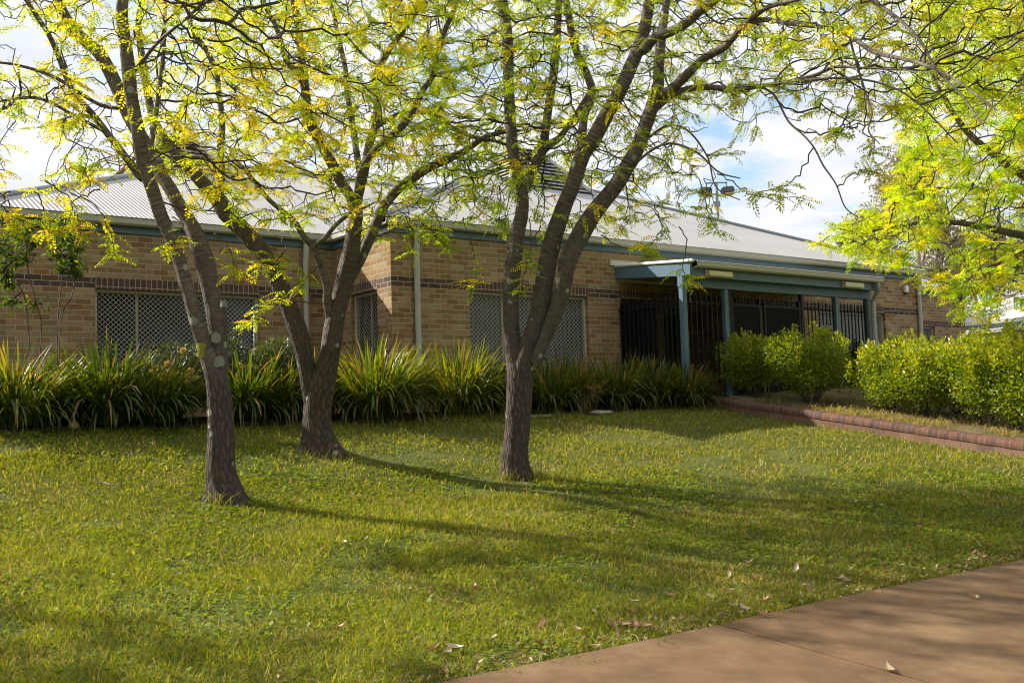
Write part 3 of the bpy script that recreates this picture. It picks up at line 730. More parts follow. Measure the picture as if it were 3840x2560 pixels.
GREEN, LIME, YEL = np.array([.20,.33,.014]), np.array([.37,.46,.014]), np.array([.60,.48,.010])
def leaf_cols(n, yel):
    a = rng.random(n)
    base = np.where((a < yel)[:,None], YEL, np.where((a < yel+.5)[:,None], LIME, GREEN))
    t = rng.random((n,1)); return (base*(1-.35*t) + LIME*.35*t)*rng.uniform(.8, 1.15, (n,1))
def R(px, d): return px*.5*S/FPX*d
def tree(name, label, base, limbs, att, yel, leaf_len=(.13,.22), keep=1., tuft=(3,5), pairs=8, sprays=(), col_fix=None, minz=2.4, lw=.215, base_flare=.8, tw=1., D=.105, dk=.17, maxr=.052, gap=4, clear=.33, front=.42, group='golden honey locust trees'):
    root = empty(name, tuple(base), 0., label=label, cat='tree', group=group)
    Vs, Fs, UVs, Cs, off = [], [], [], [], 0
    nodes, allp = [], []
    for li, lb in enumerate(limbs):
        pts = np.array([at(x, y, d) for x, y, w, d in lb]); rr = np.array([R(w, d) for x, y, w, d in lb])
        if li == 0: pts[0] = base - np.array([0,0,.12])
        ln = np.linalg.norm(np.diff(pts, axis=0), axis=1).sum(); n = max(8, int(ln/.045))
        path = catmull(pts, n); rad = np.interp(np.linspace(0, len(rr)-1, n), np.arange(len(rr)), rr)
        wig = np.stack([vnoise(np.column_stack([np.linspace(0, ln*2.2, n), np.full(n, li*7.3+k*3.1), np.zeros(n)]), 5) for k in range(3)], 1)
        path = path + wig*np.minimum(rad[:,None]*.35, .02)
        age = np.clip((rad-.035)/.07, 0, 1)*np.clip(1.25-(path[:,2]-base[2])/3.2, 0, 1)
        v, f, u, c = limb_mesh(path, rad, age, 20 if rad.max() > .08 else 12 if rad.max() > .03 else 8, li*3+len(name), base_flare if li == 0 else 0.)
        Vs.append(v-base); Fs.append(f+off); UVs.append(u); Cs.append(c); off += len(v)
        k = path[::3]; rk = rad[::3]
        ok = (k[:,2] > minz) & (rk < maxr); allp.append(k[rk > .018])
        nodes.append(k[ok])
    mesh_np('trunk', np.vstack(Vs), np.vstack(Fs), M['bark'], np.vstack(Cs), np.vstack(UVs), smooth=True, parent=root)
    basen = np.vstack(nodes); nb = len(basen)
    allp = np.vstack(allp); dd = np.full(len(att), 9.); yn = np.zeros(len(att))
    for k in range(0, len(allp), 150):
        e = np.linalg.norm(att[:,None,:]-allp[None,k:k+150,:], axis=2); j = e.argmin(1); m_ = e[np.arange(len(att)), j]; b_ = m_ < dd; dd[b_] = m_[b_]; yn[b_] = allp[k+j[b_],1]
    att = att[(dd > clear) & ((att[:,1] > yn-.15) | (rng.random(len(att)) < front))]
    pos, par, dirs = colonize(basen, att, D=D, dk=dk)
    N = len(pos); tips = np.zeros(N); hask = np.zeros(N, bool); hask[par[par >= 0]] = True
    tips[~hask] = 1
    for i in range(N-1, nb-1, -1): tips[par[i]] += tips[i]
    r = .0040*tw*np.maximum(tips, 1)**.40; r = np.minimum(r, .03)
    gen = np.zeros(N, int)
    for i in range(nb, N): gen[i] = gen[par[i]] + 1
    idx = np.arange(nb, N)
    r0 = np.minimum(r[par[idx]], r[idx]*1.7); r1 = r[idx]
    Pn, Qn = pos[par[idx]], pos[idx]
    # short spurs that give the twigs their knobbly look
    sp = rng.random(len(idx)) < .55; so_ = Qn[sp]; sdv = rng.normal(0, 1, (sp.sum(),3)); sdv /= np.linalg.norm(sdv, axis=1)[:,None]
    spq = so_ + sdv*rng.uniform(.025, .09, (sp.sum(),1))
    P2 = [Pn, so_]; Q2 = [Qn, spq]; ra = [r0, np.full(len(so_), .0032*tw)]; rb = [r1, np.full(len(so_), .0026*tw)]
    # leaf bearing points
    tipn = ~hask[idx]; thin = (gen[idx] >= gap) & ((tipn & (rng.random(len(idx)) < .85)) | ((tips[idx] <= 4) & (rng.random(len(idx)) < .20*keep)))
    LO = [Qn[thin]]; LD = [dirs[idx][thin]]
    for spx in sprays:                                        # hanging shoots
        pts = catmull(np.array([at(x, y, d) for x, y, d in spx]), 16)
        pts = pts + rng.normal(0, .012, pts.shape)
        P2.append(pts[:-1]); Q2.append(pts[1:]); rr = np.linspace(.007, .0035, 16)*tw; ra.append(rr[:-1]); rb.append(rr[1:])
        k = np.array([7,9,11,12,13,14,15,15]); LO.append(pts[k]); LD.append(rng.normal(0,.9,(len(k),3))*[1,1,.2])
    Pa, Qa = np.vstack(P2), np.vstack(Q2)
    Vt, Ft = twig_tubes(Pa, Qa, np.concatenate(ra), np.concatenate(rb))
    LO, LD = np.vstack(LO), np.vstack(LD)
    cnt = rng.integers(tuft[0], tuft[1]+1, len(LO)); cnt[len(LO)-8*len(sprays):] = rng.integers(1, 4, 8*len(sprays)); tu = np.repeat(np.arange(len(LO)), cnt)
    O = LO[tu]; dv = LD[tu]*.45 + rng.normal(0, .8, (len(tu),3))*[1,1,.28] + [0,0,.04]
    tc = leaf_cols(len(LO), yel)
    pn = vnoise(LO*.9, 4)[:,None]; tc = tc*(1-.45*np.clip(pn,0,1)) + .45*np.clip(pn,0,1)*YEL*.9
    if col_fix is not None: tc = col_fix(tc)
    Lc = tc[tu]*rng.uniform(.85, 1.12, (len(tu),1))
    Vl, Fl, Cl = compound_leaves(O, dv, rng.uniform(*leaf_len, len(tu)), pairs, lw, Lc)
    V = np.vstack([Vt, Vl])-base; F = np.vstack([Ft, Fl+len(Vt)])
    col = np.vstack([np.full((len(Vt),3), .05), Cl]); mi = np.concatenate([np.zeros(len(Ft)), np.ones(len(Fl))])
    mesh_np('crown', V, F, [M['twig'], M['leaf']], col, mi=mi, parent=root)
    print(name, 'nodes', N, 'leaves', len(tu))
    return root
# gaps of open sky between the crowns, and the lower edge of the foliage, as seen in the survey photo
GAP = [((1575,245),(1700,225),(1850,235),(1885,300),(1900,420),(1960,500),(1880,540),(1700,520),(1640,400),(1570,330)), ((0,250),(90,280),(200,400),(60,450),(0,440))]
def low_edge(x): return np.interp(x, [0,60,260,380,500,700,900,1000,1200,1450,1560,1700,1800,1960,2100,2352], [470,455,430,430,500,520,520,560,560,545,540,500,470,420,400,360])
def crown_pts(n, boxes, keep_gap=.10, yview=True):
    out = []
    for c, rad, k in boxes:
        p = rng.normal(0, 1, (int(n*k),3)); p /= np.linalg.norm(p, axis=1)[:,None]
        p = p*rng.random((len(p),1))**.38*rad + c; out.append(p)
    p = np.vstack(out); q = proj(p); ok = q[:,1] < low_edge(q[:,0]) + rng.normal(0, 14, len(q))
    for g in GAP: ok &= ~pin(g, q) | (rng.random(len(q)) < keep_gap)
    ok &= (p[:,2] > terrain(p[:,0], p[:,1])+1.6)
    return p[ok]
def gb(px, py): return ground_hit(px, py)
# tree 1: front left, two stems from a low fork
b1 = gb(522,1152); d1 = b1[1]
T1 = [
 [(520,1152,74,d1),(514,1100,63,d1),(511,1040,60,d1),(507,980,57,d1),(502,912,55,d1),(491,860,46,d1),(474,806,36,d1),(452,736,33,d1),(432,666,30,d1),(415,595,29,d1),(388,525,31,d1-.05),(372,490,31,d1-.1),(346,430,31,d1-.15),(330,387,32,d1-.15),(318,316,31,d1-.2),(309,246,30,d1-.2),(299,176,31,d1-.25),(290,105,29,d1-.3),(282,35,28,d1-.3),(288,-30,25,d1-.3),(296,-130,20,d1-.3),(290,-260,13,d1-.2)],
 [(503,960,44,d1+.02),(508,860,38,d1+.05),(506,800,38,d1+.1),(500,736,44,d1+.12),(487,670,42,d1+.15),(470,600,46,d1+.2),(452,555,42,d1+.25),(432,511,34,d1+.3),(411,472,32,d1+.35),(390,433,30,d1+.4),(370,400,30,d1+.45),(350,355,30,d1+.5),(322,310,31,d1+.5),(296,262,32,d1+.5),(270,200,32,d1+.5),(230,124,30,d1+.45),(183,81,27,d1+.45),(148,35,24,d1+.4),(130,0,22,d1+.4),(105,-60,18,d1+.3),(70,-150,12,d1+.2)],
 [(326,410,18,d1-.1),(313,397,18,d1-.1),(281,352,17,d1-.2),(246,306,16,d1-.3),(214,264,15,d1-.4),(179,225,14,d1-.5),(151,176,13,d1-.55),(130,123,13,d1-.6),(109,77,12,d1-.7),(81,32,11,d1-.75),(60,0,10,d1-.8),(30,-50,8,d1-.9)],
 [(246,306,9,d1-.3),(180,270,8,d1-.5),(90,225,8,d1-.7),(0,232,6,d1-.9)],
 [(300,250,10,d1+.5),(230,240,9,d1+.3),(130,180,9,d1+.1),(40,150,7,d1),(-60,140,5,d1-.2)],
 [(345,350,13,d1+.5),(352,300,13,d1+.7),(362,230,12,d1+.8),(372,150,11,d1+.9),(378,70,10,d1+1),(380,-20,8,d1+1.1),(384,-120,6,d1+1.1)],
 [(300,176,10,d1-.2),(330,140,9,d1-.4),(370,90,8,d1-.7),(430,40,7,d1-1.),(480,0,6,d1-1.2)],
]
A1 = crown_pts(1750, [((-3.2,d1-.2,4.9),(2.7,2.2,1.7),1.),((-2.6,d1-.6,6.3),(2.6,2.4,1.5),.6),((-4.3,d1-.3,4.0),(1.6,1.5,1.1),.3)])
SP1 = [[(150,440,d1-.4),(215,470,d1-.5),(250,520,d1-.6),(262,590,d1-.65)],[(110,420,d1-.5),(165,460,d1-.6),(180,510,d1-.6),(187,545,d1-.65)],[(0,440,d1-.8),(20,470,d1-.9),(12,510,d1-.95),(24,530,d1-1)],[(80,440,d1-.6),(100,480,d1-.7),(92,500,d1-.7),(110,530,d1-.7)],
 [(230,430,d1-.4),(190,450,d1-.5),(165,470,d1-.6),(175,500,d1-.6)],[(395,500,d1-.3),(420,520,d1-.5),(400,550,d1-.5),(372,575,d1-.55)],[(480,530,d1-.3),(520,560,d1-.4),(535,600,d1-.45),(550,625,d1-.45)],[(20,440,d1-.8),(5,470,d1-.9),(30,500,d1-.9),(60,505,d1-.9)]]
tree('locust_tree', 'front left locust tree with two leaning stems forking low and golden leaves', b1, T1, A1, .34, sprays=SP1)
# tree 2: farther back, wide fork, left limb leaning far to the left
b2 = gb(738,1038); d2 = b2[1]
T2 = [
 [(738,1040,84,d2),(735,1000,66,d2),(732,947,62,d2),(735,890,66,d2),(757,815,44,d2),(772,730,42,d2),(786,672,41,d2),(799,611,40,d2),(811,563,38,d2),(819,514,33,d2),(821,489,32,d2),(823,450,22,d2),(837,387,21,d2),(847,334,20,d2+.1),(865,281,19,d2+.2),(868,229,18,d2+.3),(861,183,17,d2+.4),(885,130,16,d2+.4),(917,84,15,d2+.4),(942,46,14,d2+.4),(970,4,13,d2+.4),(995,-60,10,d2+.4),(1010,-140,7,d2+.3)],
 [(726,940,40,d2-.02),(712,870,40,d2-.05),(700,810,41,d2-.08),(683,750,42,d2-.1),(664,700,40,d2-.12),(636,640,41,d2-.15),(610,595,38,d2-.18),(578,550,40,d2-.2),(548,520,40,d2-.25),(520,490,41,d2-.3),(498,455,38,d2-.3),(470,425,32,d2-.35),(430,378,30,d2-.4),(400,345,28,d2-.4),(365,300,24,d2-.4),(345,250,18,d2-.4),(332,180,17,d2-.4),(322,115,16,d2-.45),(318,50,14,d2-.5),(330,-10,12,d2-.5),(340,-90,8,d2-.6)],
 [(738,900,30,d2+.02),(752,800,30,d2+.05),(762,740,30,d2+.08),(782,690,28,d2+.1),(812,620,26,d2+.12),(838,565,25,d2+.15),(858,525,26,d2+.2),(880,475,24,d2+.25),(912,437,23,d2+.3),(950,413,22,d2+.3),(995,383,21,d2+.3),(1037,362,19,d2+.25),(1068,346,16,d2+.2),(1110,318,12,d2+.1),(1150,306,9,d2),(1200,300,6,d2-.1)],
 [(762,735,22,d2-.02),(752,690,22,d2-.1),(749,655,18,d2-.15),(741,626,17,d2-.2),(732,594,16,d2-.25),(721,567,17,d2-.3),(698,545,14,d2-.35),(676,510,13,d2-.4),(650,485,12,d2-.4),(615,455,11,d2-.45),(580,412,10,d2-.5),(530,355,7,d2-.5)],
 [(722,566,12,d2-.3),(746,548,11,d2-.35),(770,519,10,d2-.4),(800,494,9,d2-.5),(850,470,6,d2-.6)],
 [(820,500,28,d2),(806,455,25,d2-.05),(782,418,25,d2-.1),(760,375,24,d2-.15),(745,345,24,d2-.2),(722,300,24,d2-.25),(707,250,23,d2-.3),(700,205,21,d2-.3),(694,158,20,d2-.3),(686,70,18,d2-.3),(675,0,16,d2-.3),(668,-80,12,d2-.3),(660,-180,8,d2-.3)],
 [(703,205,15,d2-.3),(682,169,15,d2-.35),(661,141,14,d2-.4),(640,77,13,d2-.5),(626,46,12,d2-.5),(610,15,11,d2-.55),(590,-50,8,d2-.6)],
 [(822,460,18,d2),(828,400,18,d2-.1),(854,352,18,d2-.2),(900,309,18,d2-.3),(939,271,17,d2-.35),(958,230,16,d2-.4),(974,200,15,d2-.4),(993,170,14,d2-.45),(1003,130,13,d2-.5),(1023,70,13,d2-.5),(1044,21,12,d2-.5),(1056,-30,10,d2-.5),(1068,-120,7,d2-.5)],
 [(990,176,9,d2-.4),(1012,169,9,d2-.4),(1065,158,9,d2-.3),(1118,144,8,d2-.2),(1170,128,6,d2-.1)],
 [(826,400,16,d2+.02),(819,352,15,d2+.1),(809,281,14,d2+.2),(798,211,14,d2+.25),(794,169,13,d2+.3),(784,116,12,d2+.35),(772,65,11,d2+.4),(765,30,10,d2+.4),(748,-20,8,d2+.4)],
 [(850,315,10,d2+.15),(872,288,11,d2+.1),(925,260,11,d2),(995,262,11,d2-.1),(1037,292,10,d2-.15),(1086,313,9,d2-.2),(1135,323,8,d2-.2),(1200,345,5,d2-.2)],
 [(507,440,15,d2-.3),(509,400,17,d2-.3),(507,330,17,d2-.28),(509,280,15,d2-.25),(505,220,14,d2-.2),(497,160,12,d2-.2),(470,110,11,d2-.2),(440,60,9,d2-.2),(430,0,8,d2-.2),(425,-70,6,d2-.2)],
 [(420,365,12,d2-.4),(400,325,10,d2-.3),(420,250,9,d2-.2),(470,230,8,d2-.1),(560,240,6,d2)],
]
A2 = crown_pts(1850, [((-1.6,d2-.1,5.3),(2.9,2.0,2.0),1.),((-1.9,d2-.2,7.0),(2.8,2.2,1.3),.5)])
SP2 = [[(700,545,d2-.4),(690,590,d2-.5),(697,630,d2-.5),(690,665,d2-.5)],[(745,600,d2-.2),(700,640,d2-.5),(640,680,d2-.7),(575,745,d2-.8)],[(760,700,d2-.2),(680,690,d2-.5),(610,690,d2-.7),(570,735,d2-.8)],[(930,500,d2+.1),(940,530,d2),(935,550,d2),(942,580,d2)],[(1000,490,d2),(1010,520,d2),(1000,545,d2),(1020,560,d2)],
 [(640,540,d2-.4),(655,570,d2-.5),(640,600,d2-.5),(655,620,d2-.5)],[(880,500,d2),(940,490,d2),(980,520,d2),(1030,570,d2)],[(520,500,d2-.6),(560,560,d2-.8),(590,590,d2-.8),(600,620,d2-.9)]]
tree('locust_tree', 'middle locust tree nearest the wall with flared base and wide V fork', b2, T2, A2, .16, sprays=SP2, base_flare=.75)
# tree 3: single straight trunk, long limbs reaching to the right
b3 = gb(1187,1098); d3 = b3[1]
T3 = [
 [(1187,1098,70,d3),(1187,1060,60,d3),(1187,1017,57,d3),(1189,950,58,d3),(1192,880,60,d3),(1186,830,46,d3),(1177,770,38,d3),(1175,736,37,d3),(1177,666,36,d3),(1183,595,38,d3),(1192,525,34,d3),(1197,490,31,d3),(1199,450,28,d3),(1188,390,26,d3),(1181,352,26,d3),(1174,281,26,d3+.1),(1171,211,26,d3+.15),(1168,141,26,d3+.2),(1162,70,26,d3+.25),(1151,0,26,d3+.3),(1146,-70,20,d3+.3),(1150,-160,13,d3+.3),(1160,-250,8,d3+.3)],
 [(1196,900,48,d3-.02),(1212,810,40,d3-.05),(1226,770,40,d3-.08),(1245,701,45,d3-.1),(1250,666,44,d3-.1),(1259,595,42,d3-.1),(1276,525,40,d3-.12),(1289,490,38,d3-.15),(1303,455,36,d3-.2),(1317,422,36,d3-.25),(1341,352,38,d3-.3),(1361,323,37,d3-.35),(1389,274,36,d3-.4),(1417,225,34,d3-.5),(1441,169,33,d3-.55),(1463,116,31,d3-.6),(1480,60,29,d3-.65),(1491,0,26,d3-.7),(1502,-70,20,d3-.75),(1515,-150,13,d3-.8)],
 [(1224,830,30,d3-.06),(1258,760,32,d3-.15),(1282,700,36,d3-.2),(1296,648,38,d3-.25),(1306,595,44,d3-.28),(1332,535,45,d3-.3),(1361,490,42,d3-.35),(1390,455,38,d3-.4),(1417,422,37,d3-.45),(1440,385,36,d3-.5),(1463,352,35,d3-.55),(1489,281,33,d3-.65),(1503,235,31,d3-.7),(1514,195,27,d3-.75),(1515,150,24,d3-.8),(1516,110,22,d3-.8),(1522,60,20,d3-.8),(1531,0,17,d3-.8),(1540,-80,11,d3-.8)],
 [(1198,450,22,d3),(1206,430,22,d3+.05),(1220,394,22,d3+.15),(1245,352,22,d3+.25),(1254,299,20,d3+.3),(1262,229,20,d3+.35),(1273,158,20,d3+.4),(1280,88,18,d3+.4),(1285,18,17,d3+.4),(1288,-50,13,d3+.4),(1292,-140,8,d3+.4)],
 [(1248,350,16,d3+.25),(1268,330,18,d3+.2),(1287,316,16,d3+.2),(1304,292,13,d3+.3),(1322,262,11,d3+.4),(1350,215,7,d3+.5)],
 [(1332,360,22,d3-.3),(1337,316,21,d3-.3),(1343,264,19,d3-.2),(1359,218,19,d3-.1),(1350,176,19,d3),(1325,116,18,d3+.05),(1311,56,17,d3+.1),(1301,10,16,d3+.1),(1292,-60,12,d3+.1),(1280,-140,8,d3+.1)],
 [(1462,125,24,d3-.6),(1480,116,25,d3-.65),(1505,91,25,d3-.75),(1540,74,24,d3-.9),(1568,56,23,d3-1.05),(1603,28,21,d3-1.2),(1640,5,19,d3-1.35),(1680,-25,15,d3-1.5),(1740,-70,10,d3-1.7)],
 [(1508,222,22,d3-.72),(1540,204,22,d3-.85),(1568,179,22,d3-1.),(1610,137,20,d3-1.25),(1659,109,18,d3-1.5),(1690,78,16,d3-1.7),(1726,42,14,d3-1.9),(1761,18,12,d3-2.1),(1814,4,10,d3-2.4),(1900,-15,7,d3-2.8)],
 [(1690,75,12,d3-1.7),(1709,55,12,d3-1.8),(1761,46,12,d3-2.),(1814,53,12,d3-2.3),(1867,60,12,d3-2.6),(1902,67,11,d3-2.8),(1955,84,11,d3-3.1),(2007,120,11,d3-3.4),(2078,137,9,d3-3.7),(2130,151,8,d3-4.),(2183,176,7,d3-4.2),(2218,200,6,d3-4.4),(2289,253,4,d3-4.6)],
 [(1495,262,15,d3-.68),(1540,222,14,d3-.8),(1568,207,14,d3-.9),(1621,200,14,d3-1.1),(1684,204,13,d3-1.4),(1744,197,11,d3-1.7),(1814,186,9,d3-2.),(1874,172,8,d3-2.3),(1920,155,7,d3-2.5),(2007,158,5,d3-2.9),(2130,162,4,d3-3.4)],
 [(1800,190,6,d3-1.95),(1850,184,6,d3-2.2),(1930,180,5,d3-2.6),(2020,190,5,d3-3),(2100,230,4,d3-3.2),(2200,330,3,d3-3.4)],
 [(1744,197,6,d3-1.7),(1780,220,5,d3-1.8),(1811,278,5,d3-1.9),(1845,310,4,d3-2.),(1870,340,4,d3-2.1),(1891,380,4,d3-2.2),(1920,422,3.4,d3-2.3),(1941,475,3,d3-2.4),(1972,500,2.5,d3-2.5)],
 [(1950,84,6,d3-3.1),(1968,150,5,d3-3.1),(1990,220,5,d3-3.1),(2003,260,4,d3-3.2),(1995,300,4,d3-3.2),(2020,330,3,d3-3.3)],
 [(2000,0,8,d3-3.3),(2060,40,8,d3-3.5),(2110,90,7,d3-3.7),(2150,160,6,d3-3.9),(2210,220,5,d3-4.1),(2260,290,4,d3-4.3)],
 [(1440,395,7,d3-.5),(1490,350,6,d3-.7),(1540,330,6,d3-.9),(1600,350,5,d3-1.1),(1650,395,4,d3-1.2),(1700,410,3,d3-1.3)],
 [(1475,330,7,d3-.6),(1530,290,6,d3-.8),(1580,300,5,d3-1),(1625,360,4,d3-1.1),(1645,430,3,d3-1.2),(1700,460,2.5,d3-1.3)],
]
A3 = crown_pts(2300, [((.8,d3-.2,5.4),(2.7,2.2,1.9),1.),((2.9,d3-1.6,5.3),(2.6,2.2,1.1),.5),((1.6,d3-.6,7.0),(3.6,2.6,1.2),.6),((4.,d3-3.2,5.0),(1.9,1.6,.9),.3)])
SP3 = [[(1060,500,d3),(1085,560,d3-.1),(1092,610,d3-.1),(1088,655,d3-.1)],[(1215,500,d3-.3),(1220,560,d3-.4),(1205,620,d3-.4),(1200,670,d3-.4)],[(1240,520,d3-.4),(1225,560,d3-.5),(1215,590,d3-.5),(1230,610,d3-.5)],[(1560,520,d3-1),(1575,570,d3-1.1),(1568,610,d3-1.1),(1577,650,d3-1.1)],
 [(1870,340,d3-2.1),(1830,410,d3-2.2),(1790,430,d3-2.2),(1740,440,d3-2.2)],[(1650,400,d3-1.3),(1700,430,d3-1.4),(1740,450,d3-1.5),(1850,455,d3-1.7)],[(1920,430,d3-2.3),(1960,400,d3-2.4),(1990,390,d3-2.4),(2000,400,d3-2.4)],
 [(1960,220,d3-2.8),(1940,280,d3-2.9),(1930,300,d3-2.9),(1910,310,d3-2.9)],[(1990,230,d3-3),(1985,300,d3-3),(2010,330,d3-3),(1990,360,d3-3)],[(1780,20,d3-4.2),(1800,60,d3-4.3),(1790,90,d3-4.3),(1795,120,d3-4.3)],[(1850,20,d3-4.4),(1880,60,d3-4.5),(1930,50,d3-4.5),(1960,60,d3-4.5)],[(1880,10,d3-4.4),(1900,50,d3-4.5),(1915,90,d3-4.5),(1920,120,d3-4.5)],
 [(1380,540,d3-.4),(1430,570,d3-.5),(1470,560,d3-.6),(1490,590,d3-.6)],[(1500,470,d3-.7),(1520,520,d3-.8),(1505,550,d3-.8),(1480,570,d3-.8)],[(1640,420,d3-1.2),(1620,460,d3-1.2),(1630,500,d3-1.2),(1650,530,d3-1.2)]]
tree('locust_tree', 'locust tree in the centre with one straight trunk and long limbs reaching right', b3, T3, A3, .14, sprays=SP3, base_flare=.4)
# lichen discs on the front left tree
lt = bpy.data.objects['locust_tree']
for i, (x, y, r, q, m_) in enumerate([(450,739,.042,-.075,'lichen'),(500,778,.05,-.075,'lichen'),(508,832,.055,-.085,'lichen'),(466,805,.045,-.07,'moss'),(519,700,.035,-.09,'lichen')]):
    c_ = at(x, y, d1); n = 22; ang = np.arange(n)*2*PI/n
    rr = r*(1+.18*vnoise(np.column_stack([np.cos(ang)*2, np.sin(ang)*2, np.full(n, i*3.)]), 2))*(np.where(np.abs(np.sin(ang)) > .5, 1.5, .8) if m_ == 'moss' else 1)
    V = [c_+np.array([0, q-.012, 0])]; 
    V += [c_+np.array([math.cos(a)*k*w, q*1.0-.008+.045*(math.cos(a)*k*w/r)**2*.6, math.sin(a)*k*w]) for k in (.6,1.) for a, w in zip(ang, rr)]
    F = [[0, 1+j, 1+(j+1)%n, 1+(j+1)%n] for j in range(n)] + [[1+j, 1+n+j, 1+n+(j+1)%n, 1+(j+1)%n] for j in range(n)]
    me = bpy.data.meshes.new('lichen_patch'); me.from_pydata([tuple(v-b1) for v in V], [], [f[:3] if f[2] == f[3] else f for f in F]); me.materials.append(M[m_]); me.update()
    link('lichen_patch', me, lt)
# the dense golden tree at the right, its trunk outside the picture
br = np.array([10.6, 17.5, 0.]); br[2] = float(terrain(br[0], br[1])); dr = 17.
def rp(x, y, w, d): return (x, y, w, d)
qx = proj(br)[0]
TR = [
 [(qx[0],qx[1],70,dr+.5),(2560,700,52,dr+.5),(2540,560,46,dr+.4),(2500,420,40,dr+.3),(2460,280,34,dr+.2),(2430,120,26,dr),(2400,-60,18,dr),(2390,-200,10,dr)],
 [(2535,540,30,dr+.4),(2470,470,26,dr+.2),(2380,420,22,dr),(2300,370,18,dr-.2),(2220,300,14,dr-.3),(2160,210,10,dr-.4),(2120,120,6,dr-.4)],
 [(2545,600,28,dr+.4),(2450,570,22,dr),(2350,540,18,dr-.3),(2250,520,14,dr-.5),(2150,510,10,dr-.6),(2050,520,7,dr-.6),(1960,545,4,dr-.6)],
 [(2470,300,22,dr+.2),(2400,240,18,dr),(2330,160,14,dr),(2270,60,10,dr),(2230,-40,7,dr)],
 [(2400,560,14,dr-.2),(2330,590,10,dr-.5),(2260,620,8,dr-.7),(2200,660,5,dr-.8)],
 [(2380,420,14,dr),(2300,440,11,dr+.4),(2200,430,8,dr+.7),(2120,440,6,dr+.9),(2040,470,4,dr+1)],
]
RPOLY = [(2100,-20),(2130,80),(2105,150),(2060,210),(2080,300),(2075,390),(2020,440),(1960,500),(1890,540),(1900,560),(1990,585),(2060,610),(2110,640),(2160,690),(2230,720),(2352,740),(2600,740),(2700,300),(2600,-250),(2200,-250)]
pp = np.column_stack([rng.uniform(1860, 2700, 16000), rng.uniform(-250, 745, 16000)]); pp = pp[pin(RPOLY, pp)]
hole = vnoise(np.column_stack([pp/75., np.zeros(len(pp))]), 9); pp = pp[(hole > -.55)]
pp = pp[:5200]
AR = np.array([at(x, y, dr + rng.normal(0, 1.3)) for x, y in pp])
tree('locust_tree', 'dense bright yellow-green locust tree filling the right edge of the picture', br, TR, AR, .22, leaf_len=(.15,.26), tuft=(4,7), pairs=6, lw=.26, minz=2.2, tw=1.1, D=.15, dk=.17, keep=1.6, gap=2, maxr=.09, clear=.1, front=1.,
     sprays=[[(2130,560,dr-.6),(2120,600,dr-.6),(2105,630,dr-.6),(2095,650,dr-.6)],[(1900,548,dr-.6),(1890,552,dr-.6),(1885,556,dr-.6),(1880,562,dr-.6)]], col_fix=lambda c: c*[1.05,1.12,1.])
# a neighbour just outside the left edge, which shades the near lawn
bl = np.array([-9.2, 6.6, 0.]); bl[2] = float(terrain(*bl[:2]))
def world_limb(pts):
    out = []
    for x, y, z, r in pts:
        q = proj(np.array([x, y, z]))[0]; out.append((q[0], q[1], r*2*FPX/S/y, y))
    return out
TL = [world_limb([(bl[0],bl[1],bl[2],.17),(bl[0]+.1,bl[1],2.2,.13),(bl[0]-.1,bl[1]+.1,3.6,.10),(bl[0]+.2,bl[1],5.4,.06),(bl[0]+.1,bl[1],7.,.03)]),
      world_limb([(bl[0]+.1,bl[1],2.2,.10),(bl[0]+.9,bl[1]-.4,3.6,.08),(bl[0]+1.7,bl[1]-.7,4.9,.05),(bl[0]+2.2,bl[1]-.9,6.2,.03)]),
      world_limb([(bl[0]+.0,bl[1],2.6,.10),(bl[0]-.9,bl[1]+.5,3.9,.07),(bl[0]-1.5,bl[1]+.8,5.4,.04)])]
pL = rng.normal(0, 1, (1000,3)); pL /= np.linalg.norm(pL, axis=1)[:,None]
AL = pL*rng.random((1000,1))**.4*np.array([2.9,2.3,2.0]) + [bl[0]+.3, bl[1]-.2, 5.3]
tree('locust_tree', 'locust tree just beyond the left edge, shading the near lawn', bl, TL, AL, .15, keep=1.6, tuft=(4,6), pairs=6, lw=.26, gap=2, maxr=.09, clear=.1, front=1.)
